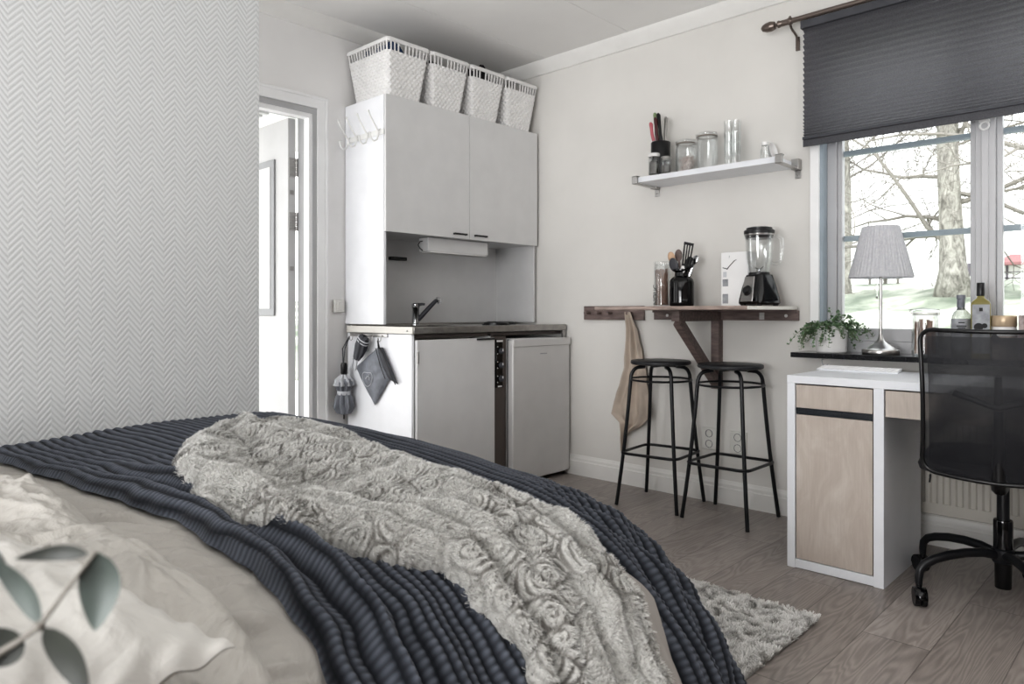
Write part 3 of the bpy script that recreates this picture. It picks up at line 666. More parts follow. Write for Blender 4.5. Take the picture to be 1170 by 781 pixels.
# small jars
o = (3.31, 2.10, SZ); t = thing('spice_jar', 'small glass jar with a white lid in front of the knife block', 'jar', o)
jarshell(MB(), .030, .105, .027).build('glass', 'glass', t); MB().lathe([(.0, .118), (.029, .118), (.031, .115), (.031, .101), (.029, .099), (.0285, .103)], 32, cap=False).build('lid', 'ceramic', t)
MB().lathe([(0, .007), (.026, .007), (.0262, .07), (.02, .075), (0, .072)], 24).build('contents', 'spice', t)
o = (3.315, 2.03, SZ); t = thing('spice_jar', 'smallest glass jar with a steel lid between knife block and pasta jar', 'jar', o)
jarshell(MB(), .027, .082, .025).build('glass', 'glass', t); MB().lathe([(.0, .092), (.026, .092), (.028, .089), (.028, .079), (.026, .077)], 32, cap=False).build('lid', 'nickel', t)
MB().lathe([(0, .007), (.023, .007), (.0232, .04), (.015, .045), (0, .043)], 24).build('contents', 'spice', t)
def clipjar(name, label, loc, r, h, nk, fill=None):
    t = thing(name, label, 'jar', loc)
    jarshell(MB(), r, h-.012, nk).build('glass', 'thickglass', t)
    MB().lathe([(nk+.004, h-.014), (nk+.006, h-.01), (nk+.006, h-.004), (nk-.004, h+.003), (0, h+.004), (0, h), (nk-.006, h-.003)], 36, cap=False).build('lid', 'thickglass', t)
    MB().lathe([(nk+.005, h-.018), (nk+.006, h-.0145), (nk-.001, h-.0145), (nk-.001, h-.018)], 36, cap=False).build('seal', 'rubber', t)
    c = MB().tube([((nk+.007)*math.cos(a), (nk+.007)*math.sin(a), h-.022) for a in np.linspace(0, 2*PI, 28)[:-1]], .0016, 6, closed=True)
    c.tube([(0, nk+.007, h-.022), (0, nk+.016, h-.03), (0, nk+.017, h-.06), (0, nk+.008, h-.066)], .0015, 6).tube([(-.01, nk+.006, h-.018), (-.01, nk+.012, h+.002), (.01, nk+.012, h+.002), (.01, nk+.006, h-.018)], .0015, 6).tube([(0, nk+.01, h), (0, nk*.3, h+.006), (0, -nk-.006, h), (0, -nk-.008, h-.022)], .0015, 6)
    c.build('wire_clip', 'nickel', t)
    return t
J1 = clipjar('clip_jar', 'glass clip-top jar half full of pale noodle swirls on the wall shelf', (3.375, 1.945, SZ), .054, .172, .046)
mb = MB((3.375, 1.945, SZ))
rnd = random.Random(4)
nod = MB()
for k in range(34):
    c = Vector((rnd.uniform(-.03, .03), rnd.uniform(-.03, .03), rnd.uniform(.018, .085))); rr = rnd.uniform(.012, .018)
    ax = Matrix.Rotation(rnd.uniform(0, PI), 4, 'X') @ Matrix.Rotation(rnd.uniform(0, PI), 4, 'Y')
    nod.tube([c+(ax @ Vector((rr*(1-a*.03)*math.cos(a), rr*(1-a*.03)*math.sin(a), .0015*a)))*.95 for a in np.linspace(0, 4*PI, 22)], .0016, 5)
ob = nod.build('dry_noodles', 'noodle'); ob.location = (3.375, 1.945, SZ); tag(ob, 'pale dry noodle nests in the clip-top jar on the shelf', 'noodles', kind='stuff')
clipjar('clip_jar', 'taller empty glass clip-top jar right of the noodle jar', (3.375, 1.825, SZ), .054, .190, .047)
def tumbler():
    t = thing('drinking_glass', 'x', 'glass', (0, 0, 0), group='stacked drinking glasses on the wall shelf')
    MB().lathe([(0, .004), (.023, 0), (.0245, .006), (.026, .05), (.0285, .112), (.030, .118), (.0285, .118), (.0268, .112), (.024, .05), (.022, .012), (0, .012)], 28, cap=False).build('bowl', 'thickglass', t)
    return t
g0 = None
pos = [('lowest', 0), ('middle', .058), ('top', .116)]
for (x, y, nm, sc) in ((3.39, 1.708, 'left', 1.0), (3.345, 1.652, 'right', .93)):
    for (w, z) in pos:
        lab = '%s glass of the %s stack of tumblers on the wall shelf' % (w, nm)
        if g0 is None: g0 = tumbler(); g0.location = (x, y, SZ+z); g0['label'] = lab; g = g0
        else: g = dup(g0, (x, y, SZ+z*sc), 0, lab)
        g.scale = (sc, sc, sc)
o = (3.36, 1.51, SZ); t = thing('small_jar', 'tiny clear jar with a cap near the right end of the shelf', 'jar', o)
jarshell(MB(), .022, .078, .015).build('glass', 'thickglass', t); MB().lathe([(.016, .076), (.017, .078), (.017, .092), (0, .093)], 20).build('lid', 'plastic', t)
o = (3.40, 1.475, SZ); t = thing('bowl', 'white bowl lying on its edge at the right end of the shelf', 'bowl', o)
prof = [(0, 0), (.03, .001), (.05, .014), (.065, .032), (.062, .034), (.048, .018), (.028, .006), (0, .005)]
MB().lathe(prof, 40, Matrix.Translation((0, .03, .046)) @ Matrix.Rotation(R_(78), 4, 'X') @ Matrix.Diagonal((.7, .7, .7, 1)), cap=False).build('bowl_body', 'ceramic', t)
# ------------------------------------------------------------------ wall table
TZ = 1.028
o = (3.2, 1.8, 1.0); t = thing('wall_table', 'brown stained drop-leaf bar table fixed to the wall with a diagonal brace', 'table', o)
MB(o).box(2.925, XR-.03, 1.398, 2.207, TZ-.018, TZ).build('tabletop', 'woodtop', t, bevel=.004)
MB(o).box(2.935, XR-.035, 1.3955, 1.398, TZ-.016, TZ-.001).build('edge_strip', 'cream', t)
MB(o).box(XR-.024, XR-.001, 1.398, 2.207, .958, TZ-.019).build('wall_rail', 'wood', t, bevel=.002)
MB(o).box(XR-.05, XR-.024, 1.40, 2.20, TZ-.03, TZ-.018).build('hinge_batten', 'wood', t)
for y in (2.12, 1.98, 1.455): MB(o).lathe([(.008, 0), (.008, .003), (0, .004)], 14, Matrix.Translation((XR-.024, y, .982)) @ Matrix.Rotation(R_(-90), 4, 'Y')).build('screw_cap', 'ceramic', t)
MB(o).box(XR-.028, XR-.024, 1.565, 1.59, .962, 1.0).build('hinge_plate', 'nickel', t)
MB(o).box(XR-.047, XR-.001, 1.80, 1.845, .60, 1.005).build('post', 'wood', t, bevel=.002)
MB(o).box(3.06, XR-.047, 1.80, 1.845, .955, 1.005).build('arm', 'wood', t, bevel=.002)
a = Vector((3.085, 1.822, .955)); b = Vector((XR-.04, 1.822, .635)); dirv = (b-a).normalized(); n = Vector((dirv.z, 0, -dirv.x))*.022
MB(o).add([a+n+Vector((0, -.02, 0)), a-n+Vector((0, -.02, 0)), b-n+Vector((0, -.02, 0)), b+n+Vector((0, -.02, 0)), a+n+Vector((0, .02, 0)), a-n+Vector((0, .02, 0)), b-n+Vector((0, .02, 0)), b+n+Vector((0, .02, 0))], [(0, 1, 2, 3), (7, 6, 5, 4), (0, 4, 5, 1), (1, 5, 6, 2), (2, 6, 7, 3), (3, 7, 4, 0)]).build('brace', 'wood', t, bevel=.002)
o = (XR, 2.49, .99); t = thing('peg_rail', 'short dark wooden peg rail on the wall left of the bar table', 'peg rail', o)
MB(o).box(XR-.02, XR-.001, 2.279, 2.705, .954, 1.036).build('rail', 'wood', t, bevel=.002)
for y in (2.66, 2.58, 2.50, 2.36): MB(o).lathe([(.008, 0), (.008, .035), (.011, .04), (.011, .046), (0, .049)], 14, Matrix.Translation((XR-.02, y, .995)) @ Matrix.Rotation(R_(-90), 4, 'Y')).build('peg', 'wood', t)
# towel
n1, n2 = 90, 60; u = np.linspace(0, 1, n1); v = np.linspace(0, 1, n2); U, V = np.meshgrid(u, v, indexing='ij')
prof_z = 1.0-.80*U
wid = np.interp(U, [0, .05, .13, .4, .68, .8, .83, 1], [.035, .05, .055, .13, .235, .20, .13, .03]); 
left = np.interp(U, [0, .1, .4, .64, .74, .80, 1], [2.375, 2.378, 2.39, 2.455, 2.478, 2.42, 2.415])
right = np.interp(U, [0, .13, .42, .55, .72, .80, .86, .90, 1], [2.335, 2.305, 2.25, 2.235, 2.215, 2.275, 2.36, 2.39, 2.39])
Y = left+(right-left)*V; X = XR-.045-.018*np.sin(V*PI*5+U*2.2+.6*np.sin(U*4))*sstep(0, .2, U+.05)*(.4+.6*(1-np.abs(2*V-1)))-.008*pn(Y*30, prof_z*14, 3)-.02*gauss(U, .08)
vv = np.stack([X, Y, prof_z], -1).reshape(-1, 3)
tw = link('hand_towel', fastmesh('hand_towel', vv, gridquads(n1, n2)), 'towel'); s_ = tw.modifiers.new('s', 'SOLIDIFY'); s_.thickness = .003
tag(tw, 'beige linen towel hanging from the peg rail behind the far stool', 'towel')
# things on the wall table
o = (3.35, 2.075, TZ); t = thing('spaghetti_jar', 'tall glass storage jar of dry spaghetti with black lettering', 'jar', o)
MB().lathe([(0, .004), (.040, 0), (.044, .006), (.044, .215), (.041, .222), (.041, .228), (.0385, .228), (.0385, .22), (.0415, .212), (.0415, .01), (0, .008)], 36, cap=False).build('glass', 'thickglass', t)
MB().lathe([(.0, .243), (.040, .243), (.046, .239), (.046, .226), (.043, .223), (.0, .229)], 36, cap=False).build('lid', 'thickglass', t)
sp_ = MB(); rnd = random.Random(2)
for k in range(64):
    a = rnd.uniform(0, 2*PI); r0 = .034*math.sqrt(rnd.random()); b_ = a+rnd.uniform(-.7, .7); r1 = .036*math.sqrt(rnd.random())
    sp_.tube([(r0*math.cos(a), r0*math.sin(a), .01), (r1*math.cos(b_), r1*math.sin(b_), rnd.uniform(.17, .205))], .0024, 5)
ob = sp_.build('dry_spaghetti', 'pasta'); ob.location = o; tag(ob, 'dry spaghetti sticks standing inside the lettered glass jar', 'spaghetti', kind='stuff')
text('NOUC', 'lettering', .036, Matrix.Translation((-.0430, .014, .065)) @ Matrix.Rotation(R_(0), 4, 'Z') @ FACE_NX @ Matrix.Rotation(R_(90), 4, 'Z'), 'ink', t, .0003)
text('NOU', 'lettering', .022, Matrix.Translation((-.034, .0315, .055)) @ Matrix.Rotation(R_(-42), 4, 'Z') @ FACE_NX @ Matrix.Rotation(R_(90), 4, 'Z'), 'ink', t, .0003)
o = (3.33, 1.945, TZ); t = thing('utensil_vase', 'glossy black bottle-shaped vase holding kitchen utensils', 'vase', o)
MB().lathe([(0, .003), (.055, 0), (.062, .008), (.063, .02), (.063, .125), (.058, .142), (.045, .154), (.037, .16), (.035, .178), (.040, .184), (.047, .188), (.047, .194), (.038, .197), (.033, .192), (.031, .165), (.05, .14), (.058, .12), (.058, .01), (0, .008)], 48, cap=False).build('body', 'gloss', t)
def utensil(name, label, cat, dx, dy, tx, ty, parts):
    k = thing(name, label, cat, (3.33+dx, 1.945+dy, TZ+.10), group='utensils in the black vase')
    mt = Matrix.Rotation(tx, 4, 'X') @ Matrix.Rotation(ty, 4, 'Y')
    for (nm, mb, m) in parts(mt): mb.build(nm, m, k, bevel=0)
    return k
def spat(mt):
    h = MB().tube([(0, 0, -.08), (0, 0, .08), (-.002, 0, .125)], [.005, .005, .004], 8, mtx=mt)
    b = MB()
    for (y0, y1) in ((-.028, -.020), (-.011, -.004), (.004, .011), (.020, .028)): b.add([(-.003, y0*.8, .12), (.0, y0*.8, .12), (0, y1*.8, .12), (-.003, y1*.8, .12), (-.012, y0, .225), (-.009, y0, .225), (-.009, y1, .225), (-.012, y1, .225)], [(0, 1, 2, 3), (4, 5, 6, 7), (0, 1, 5, 4), (1, 2, 6, 5), (2, 3, 7, 6), (3, 0, 4, 7)], mt)
    b.box(-.013, -.009, -.028, .028, .222, .236, mtx=mt).box(-.003, .0, -.023, .023, .112, .124, mtx=mt)
    return [('shaft', h, 'black'), ('slotted_blade', b, 'black')]
def spoon(m, l=.12, r=.026):
    def f(mt):
        return [('shaft', MB().tube([(0, 0, -.08), (0, 0, l*.6), (0, 0, l)], [.005, .0055, .006], 8, mtx=mt), m), ('spoon_bowl', MB().lathe([(max(1e-5, r*math.sin(a)), -r*1.45*math.cos(a)) for a in np.linspace(0, PI, 12)], 18, mt @ Matrix.Translation((0, 0, l+r*1.25)) @ Matrix.Diagonal((.32, 1, 1, 1)), cap=False), m)]
    return f
utensil('spatula', 'black slotted spatula standing highest in the black vase', 'spatula', -.008, -.004, R_(14), R_(-3), spat)
utensil('wooden_spoon', 'wooden spoon with round bowl at the left of the vase', 'spoon', 0, .008, R_(-16), R_(-4), spoon('lightwood', .14, .021))
utensil('wooden_spoon', 'reddish wooden spoon behind the dark ladle in the vase', 'spoon', .008, .005, R_(-8), R_(3), spoon('wood', .145, .022))
utensil('ladle', 'dark plastic ladle leaning left in the black vase', 'ladle', -.006, .006, R_(-13), R_(-8), spoon('darkfab', .09, .026))
utensil('serving_spoon', 'black serving spoon leaning right in the black vase', 'spoon', .0, -.008, R_(15), R_(2), spoon('black', .10, .024))
utensil('measuring_spoon', 'small white spoon low in front of the black spatula', 'spoon', -.012, -.006, R_(9), R_(-9), spoon('ceramic', .075, .014))
utensil('serving_spoon', 'steel spoon behind the spatula in the black vase', 'spoon', .012, -.01, R_(20), R_(6), spoon('chrome', .13, .018))
# white carton with tick mark
o = (3.37, 1.665, TZ); t = thing('carton', 'white cardboard carton with a tick mark and grey picture strip', 'box', o, rz=R_(0))
MB().box(-.045, .045, -.085, .055, 0, .268).build('box', 'paper', t, bevel=.001)
MB().box(-.0463, -.0453, .018, .047, .015, .062).build('print', 'label', t); MB().box(-.0463, -.0453, .018, .047, .10, .135).build('print', 'label', t); MB().box(-.0463, -.0453, .026, .044, .145, .172).build('print', 'palefab', t)
mb = MB()
mb.tube([(-.0462, .047, .193), (-.0462, .022, .186)], [.0016, .0022], 6).tube([(-.0462, .024, .184), (-.0462, .01, .20), (-.0462, -.016, .226), (-.0462, -.026, .229)], [.0022, .002, .0017, .0012], 6)
mb.build('tick_mark', 'ink', t); text('?', 'lettering', .02, Matrix.Translation((-.0458, .012, .243)) @ FACE_NX, 'label', t)
# blender
o = (3.33, 1.525, TZ); bl = thing('blender', 'black and silver blender with glass jug and side handle', 'blender', o, rz=R_(-24))
def rsq(hx, hy, r, z, n=8):
    pts = []
    for (cx_, cy_, a0) in ((hx-r, hy-r, 0), (-hx+r, hy-r, 90), (-hx+r, -hy+r, 180), (hx-r, -hy+r, 270)):
        for k in range(n+1): a = R_(a0+90*k/n); pts.append((cx_+r*math.cos(a), cy_+r*math.sin(a), z))
    return pts
def loft(mb, rings, mtx=None):
    n = len(rings[0]); vs = [p for r in rings for p in r]; fs = []
    for j in range(len(rings)-1):
        for i in range(n): fs.append((j*n+i, j*n+(i+1) % n, (j+1)*n+(i+1) % n, (j+1)*n+i))
    fs += [tuple(range(n))[::-1], tuple((len(rings)-1)*n+i for i in range(n))]; return mb.add(vs, fs, mtx)
loft(MB(), [rsq(.066, .078, .03, .008), rsq(.07, .084, .03, .016), rsq(.069, .083, .03, .03), rsq(.06, .07, .028, .09), rsq(.05, .058, .026, .135), rsq(.047, .054, .026, .15), rsq(.04, .045, .024, .153)]).build('motor_base', 'gloss', bl)
fp = MB().add([(-.073, .052, .022), (-.073, -.034, .022), (-.0525, -.026, .143), (-.0525, .040, .143), (-.066, .052, .022), (-.066, -.034, .022), (-.045, -.026, .143), (-.045, .040, .143)], [(0, 1, 2, 3), (4, 5, 6, 7), (0, 1, 5, 4), (1, 2, 6, 5), (2, 3, 7, 6), (3, 0, 4, 7)]); fp.build('front_panel', 'nickel', bl, bevel=.002)
kt = Matrix.Translation((-.064, .008, .075)) @ Matrix.Rotation(R_(-80), 4, 'Y')
MB().lathe([(.025, 0), (.025, .004), (.02, .006), (.018, .014), (.015, .017), (0, .017)], 28, kt).build('knob', 'black', bl)
MB().tube([Vector((.017*math.cos(a), .017*math.sin(a), .0085)) for a in np.linspace(-1.9, .9, 14)], .0022, 6, mtx=kt).build('dial_mark', 'ceramic', bl)
for (x, y) in ((-.05, .055), (-.05, -.055), (.05, .055), (.05, -.055)): MB().lathe([(.012, 0), (.012, .01)], 12, T(x, y, 0)).build('foot', 'black', bl)
MB().lathe([(.046, .150), (.047, .158), (.05, .165), (.062, .23), (.066, .33), (.067, .345), (.064, .345), (.063, .33), (.059, .23), (.047, .168), (.04, .16), (0, .16)], 40, cap=False).build('jug', 'thickglass', bl)
MB().lathe([(.047, .148), (.049, .150), (.049, .16), (.046, .163)], 36, cap=False).build('collar', 'black', bl)
MB().lathe([(.063, .325), (.069, .345), (.071, .35), (.071, .362), (.067, .366), (.06, .366), (.06, .376), (.045, .38), (0, .38)], 40).build('lid', 'black', bl)
MB().lathe([(.0675, .338), (.0695, .342), (.0695, .351), (.0675, .352)], 40, cap=False).build('lid_band', 'nickel', bl)
hd = Matrix.Rotation(R_(-60), 4, 'Z')
MB().tube([(.062, 0, .335), (.085, 0, .332), (.105, 0, .318), (.108, 0, .28), (.104, 0, .225), (.094, 0, .205), (.075, 0, .200), (.056, 0, .207)], [.009, .009, .0095, .009, .009, .009, .008, .007], 12, mtx=hd).build('jug_handle', 'thickglass', bl)
mb = MB()
for a in range(4): mb.add([(0, -.006, .175), (.03, -.002, .185+.006*(a % 2)), (.03, .002, .185+.006*(a % 2)), (0, .006, .175)], [(0, 1, 2, 3)], Matrix.Rotation(a*PI/2, 4, 'Z'))
mb.lathe([(.008, .16), (.007, .178), (0, .18)], 12); mb.build('blades', 'chrome', bl)
# wall sockets
for (y, z, lab) in ((1.871, .334, 'double wall socket left of centre above the skirting behind the stools'), (1.71, .330, 'double wall socket right of the other one nearer the desk')):
    o = (XR, y, z); t = thing('wall_socket', lab, 'socket', o)
    MB().box(-.016, -.001, -.045, .045, -.06, .055).build('plate', 'switch', t, bevel=.004)
    for zz in (.025, -.03):
        mt = Matrix.Translation((-.0165, 0, zz)) @ Matrix.Rotation(R_(-90), 4, 'Y')
        MB().lathe([(.022, 0), (.022, .003), (.019, .003), (.018, -.004), (0, -.004)], 24, mt, cap=False).build('outlet', 'ceramic', t)
        MB().lathe([(.003, -.003), (.003, -.0025), (0, -.0025)], 8, mt @ T(0, .009, 0)).lathe([(.003, -.003), (.003, -.0025), (0, -.0025)], 8, mt @ T(0, -.009, 0)).tube([(.0195*math.cos(a), .0195*math.sin(a), .003) for a in np.linspace(0, 2*PI, 22)[:-1]], .0012, 5, closed=True, mtx=mt).build('pin_hole', 'ink', t)
# ------------------------------------------------------------------ bar stools
def stool():
    t = thing('bar_stool', 'black metal bar stool with a round seat, the farther one beside the towel', 'stool', (3.27, 2.035, 0), R_(6), 'black bar stools under the wall table')
    MB().lathe([(0, .727), (.146, .727), (.154, .731), (.156, .738), (.154, .745), (.150, .748), (0, .748)], 48, cap=False).build('seat', 'seat', t)
    def rad(z): return .160+(.238-.160)*(1-z/.66)
    for k in range(4):
        a = R_(45+90*k); pts = []
        for z in np.linspace(0.0, .64, 9):
            r = rad(z)-.006*math.sin(PI*z/.66); pts.append((r*math.cos(a), r*math.sin(a), z))
        for q in np.linspace(0, 90, 7)[1:]:
            r = .160-.045*(1-math.cos(R_(q))); z = .655+.058*math.sin(R_(q)); pts.append((r*math.cos(a), r*math.sin(a), z))
        pts.append((.085*math.cos(a), .085*math.sin(a), .716))
        pts[0] = (pts[0][0], pts[0][1], .002)
        lg = MB().tube(pts, .0095, 12).build('leg', 'blacksat', t)
    MB().tube([(.158*math.cos(a), .158*math.sin(a), .648) for a in np.linspace(0, 2*PI, 49)[:-1]], .0055, 8, closed=True).build('ring', 'blacksat', t)
    hs = rad(.27)*math.cos(R_(45))+.012
    MB().tube(rsq(hs, hs, .045, .27, 6), .0075, 8, closed=True).build('footrest', 'blacksat', t)
    MB().box(-.09, .09, -.012, .012, .716, .727).box(-.012, .012, -.09, .09, .716, .727).build('seat_plate', 'blacksat', t)
    return t
S1 = stool()
dup(S1, (3.278, 1.648, 0), 0, 'black metal bar stool with a round seat, the nearer one next to the desk')
# ------------------------------------------------------------------ desk
o = (2.807, .85, 0); t = thing('desk', 'white desk with pale birch drawer and cabinet fronts and chrome strip', 'desk', o)
MB(o).box(2.807, 3.30, .08, 1.172, .722, .752).build('desktop', 'desk', t, bevel=.0015)
MB(o).box(2.807, 3.29, 1.140, 1.171, 0, .722).build('side_panel', 'desk', t, bevel=.001)
MB(o).box(2.807, 3.29, .818, .853, 0, .722).build('side_panel', 'desk', t, bevel=.001)
MB(o).box(2.807, 3.29, .08, .112, 0, .722).build('side_panel', 'desk', t, bevel=.001)
MB(o).box(2.809, 3.28, .853, 1.14, .002, .036).build('plinth', 'desk', t, bevel=.001)
MB(o).box(3.27, 3.278, .853, 1.14, .036, .72).box(2.83, 3.27, .855, 1.138, .60, .612).build('back_panel', 'desk', t)
MB(o).box(2.81, 2.828, .857, 1.137, .628, .717).build('drawer', 'birch', t, bevel=.001)
MB(o).box(2.812, 2.825, .857, 1.137, .603, .627).build('grip_strip', 'chrome', t)
MB(o).box(2.81, 2.828, .857, 1.137, .039, .601).build('door', 'birch', t, bevel=.001)
MB(o).box(2.81, 2.828, .116, .814, .622, .717).build('drawer', 'birch', t, bevel=.001)
MB(o).box(2.83, 3.24, .13, .80, .625, .635).build('drawer_bottom', 'desk', t); MB(o).lathe([(.005, .612), (.005, .624)], 10, T(2.84, .70, 0)).build('cable_clip', 'black', t)
o = (3.2, 1.03, .752); t = thing('keyboard', 'slim white keyboard lying on the desk under the sill', 'keyboard', o)
MB(o).add([(3.145, 1.185, .752), (3.145, .865, .752), (3.275, .885, .752), (3.275, 1.20, .752), (3.145, 1.185, .758), (3.145, .865, .758), (3.275, .885, .766), (3.275, 1.20, .766)], [(0, 1, 2, 3), (4, 5, 6, 7), (0, 1, 5, 4), (1, 2, 6, 5), (2, 3, 7, 6), (3, 0, 4, 7)]).build('body', 'desk', t, bevel=.002)
ky = MB(o)
for r in range(5):
    for c in range(15): x = 3.153+r*.0235; y = 1.182-c*.0208+r*.002; z = .7592+.0015*r; ky.box(x, x+.0195, y-.0172, y, z, z+.0018)
ky.build('keys', 'paper', t)
tag(MB().tube([(3.29, 1.215, .79), (3.275, 1.21, .785), (3.262, 1.20, .765), (3.25, 1.19, .757), (3.255, 1.175, .772)], .002, 6).tube([(3.33, 1.225, .788), (3.29, 1.215, .79)], .002, 6).build('cable', 'label'), 'thin grey cable running from under the sill to the keyboard', 'cable')
# radiator
o = (XR, .3, .15); t = thing('radiator', 'cream ribbed panel radiator under the window behind the desk', 'radiator', o)
ys = np.arange(-.35, .93, .004); prof = [(3.405+.010*(0.5+.5*math.tanh(3*math.cos(2*PI*y/.047))), y) for y in ys]
mb = MB(o); n = len(prof); vs = [(x, y, .20) for x, y in prof]+[(x, y, .70) for x, y in prof]
mb.add(vs, [(i, i+1, n+i+1, n+i) for i in range(n-1)])
mb.box(3.425, 3.455, -.35, .93, .16, .74).box(3.407, 3.43, -.35, .93, .155, .20).box(3.407, 3.43, -.35, .93, .70, .745)
mb.build('panel', 'radiator', t, ang=30); MB(o).box(3.455, XR-.001, .7, .74, .3, .6).box(3.455, XR-.001, -.1, -.06, .3, .6).build('bracket', 'radiator', t)
o = (XR, .4, .13); t = thing('heating_pipe', 'thin cream heating pipe running along the wall under the radiator', 'pipe', o)
MB(o).tube([(XR-.03, 1.165, .145), (XR-.03, -.6, .145)], .008, 10).build('pipe', 'radiator', t); 
for y in (.45, -.2): MB(o).box(XR-.034, XR-.001, y-.006, y+.006, .118, .137).build('clip', 'radiator', t)
# ------------------------------------------------------------------ blind and curtain rod
o = (3.44, .65, 2.3); t = thing('pleated_blind', 'dark grey pleated blind half lowered over the window', 'blind', o)
MB(o).box(3.40, 3.455, -.09, 1.356, 2.335, 2.372).build('head_rail', 'darkfab', t, bevel=.002)
zs = []; z = 2.335; k = 0
while z > 1.835:
    p = .0265 if z > 2.05 else .0265-.014*(2.05-z)/.2
    zs.append((z, 3.418)); zs.append((z-p*.5, 3.440)); z -= max(p, .0125)
zs.append((z, 3.418)); prof = []
for (a, b) in zip(zs[:-1], zs[1:]):
    for q in (0, .5): prof.append((a[0]+(b[0]-a[0])*q, a[1]+(b[1]-a[1])*q))
prof.append(zs[-1]); m_ = len(prof); ny = 40
V = np.array([(x, -.085+1.436*j/(ny-1), zz) for (zz, x) in prof for j in range(ny)])-np.array(o)
link('pleated_fabric', fastmesh('pleated_fabric', V, gridquads(m_, ny)), 'blind', t, smooth=False)
zb = prof[-1][0]; print('blind bottom', zb)
MB(o).box(3.416, 3.442, -.087, 1.353, zb-.012, zb+.002).build('bottom_rail', 'darkfab', t, bevel=.002)
MB(o).box(3.424, 3.432, -.087, 1.353, 1.782, zb-.012).build('hem_fabric', 'blind', t, bevel=.001)
MB(o).lathe([(.006, 2.372), (.009, 2.38), (0, 2.386)], 12, T(3.43, 1.16, 0)).build('head_clip', 'pewter', t)
o = (3.40, 1.4, 2.385); t = thing('curtain_rod', 'pewter brown curtain rod with an egg-shaped finial above the blind', 'curtain rod', o)
ry = Matrix.Translation((3.40, 0, 2.385)) @ Matrix.Rotation(R_(-90), 4, 'X')
MB(o).lathe([(.0125, -.4), (.0125, 1.40)], 20, ry).build('rod', 'pewter', t)
MB(o).lathe([(.0155, 1.395), (.0165, 1.40), (.0165, 1.412), (.0145, 1.415), (.0145, 1.452), (.017, 1.455), (.017, 1.462), (.009, 1.466), (.009, 1.474), (.018, 1.478), (.022, 1.49), (.024, 1.497), (.0245, 1.50), (.024, 1.503), (.022, 1.52), (.015, 1.538), (.005, 1.546), (0, 1.547)], 24, ry).build('finial', 'pewter', t)
MB(o).tube([(3.40+.016*math.cos(a), 1.405, 2.385+.016*math.sin(a)) for a in np.linspace(0, 2*PI, 18)[:-1]], .004, 8, closed=True).tube([(3.405, 1.405, 2.368), (3.425, 1.405, 2.352), (3.455, 1.405, 2.345), (3.478, 1.405, 2.335), (3.49, 1.405, 2.31)], .0055, 8).box(3.49, 3.499, 1.396, 1.414, 2.27, 2.335).ball((3.40, 1.405, 2.405), .006).build('bracket', 'pewter', t)
# ------------------------------------------------------------------ things on the sill
SL = .8155
o = (3.405, 1.215, SL); t = thing('potted_plant', 'trailing small-leaved green plant in a white pot on the window sill', 'plant', o)
MB().lathe([(0, .004), (.060, 0), (.064, .004), (.072, .118), (.073, .122), (.068, .122), (.066, .108), (0, .104)], 48, cap=False).build('pot', 'ceramic', t)
MB().lathe([(.066, .100), (.067, .110), (.04, .118), (0, .12)], 24).build('soil', 'soil', t)
st = MB(); lf = MB(); rnd = random.Random(11)
def leaf(mb, p, d, size, up=Vector((0, 0, 1))):
    d = d.normalized(); s_ = d.cross(up); s_ = s_.normalized() if s_.length > .01 else Vector((1, 0, 0)); n = s_.cross(d)
    w = size*.42; mb.add([p, p+d*size*.3+s_*w-n*size*.06, p+d*size*.75+s_*w*.8, p+d*size, p+d*size*.75-s_*w*.8, p+d*size*.3-s_*w-n*size*.06, p+d*size*.45+n*size*.08], [(0, 1, 6), (1, 2, 6), (2, 3, 6), (3, 4, 6), (4, 5, 6), (5, 0, 6)])
for k in range(74):
    a = rnd.uniform(0, 2*PI); r0 = .05*math.sqrt(rnd.random()); p = Vector((r0*math.cos(a), r0*math.sin(a), .108))
    left = math.sin(a) > .3
    ln = rnd.uniform(.07, .13) if not (k % 5 == 0) else rnd.uniform(.14, .19)
    el = rnd.uniform(.1, 1.1); d = Vector((math.cos(a)*math.cos(el), math.sin(a)*math.cos(el), math.sin(el)))
    if p.x+d.x*ln > .08: d.x *= .2
    pts = [p.copy()]; nseg = 11
    for s_ in range(nseg):
        d = (d+Vector((rnd.uniform(-.15, .15), rnd.uniform(-.15, .15), -.16 if ln < .14 else -.21))).normalized(); p = p+d*ln/nseg; pts.append(p.copy())
        for q in range(2): 
            dd = Vector((rnd.uniform(-1, 1), rnd.uniform(-1, 1), rnd.uniform(-.1, .9))); leaf(lf, p+dd*.003, dd, rnd.uniform(.009, .017))
    st.tube(pts, .0009, 5)
st.build('stems', 'stemp', t); lf.build('leaves', 'leafp', t, smooth=False)
o = (3.41, 1.006, SL); t = thing('table_lamp', 'table lamp with pleated white shade and brushed steel foot on the sill', 'lamp', o)
MB().lathe([(0, 0), (.074, 0), (.076, .003), (.076, .018), (.074, .021), (.060, .024), (.052, .032), (.030, .046), (.016, .058), (.010, .075), (.0075, .09), (0, .09)], 56, cap=False).build('base', 'nickel', t)
MB().lathe([(.0065, .08), (.0065, .40), (.012, .402), (.012, .43), (0, .43)], 20).build('pole', 'nickel', t)
np_ = 288; vs = []
for side in (0, 1):
    for (z, r) in ((.335, .128), (.342, .1275), (.45, .1005), (.553, .0745), (.56, .0735)):
        for i in range(np_):
            a = 2*PI*i/np_; rr = r-side*.0025+(.0022*math.cos(48*a+.5*math.sin(5*a)) if .34 < z < .556 else 0); vs.append((rr*math.cos(a), rr*math.sin(a), z))
fs = []
for sd in (0, 1):
    for j in range(4):
        for i in range(np_):
            k = (i+1) % np_; b_ = sd*5*np_; q = (b_+j*np_+i, b_+j*np_+k, b_+(j+1)*np_+k, b_+(j+1)*np_+i); fs.append(q)
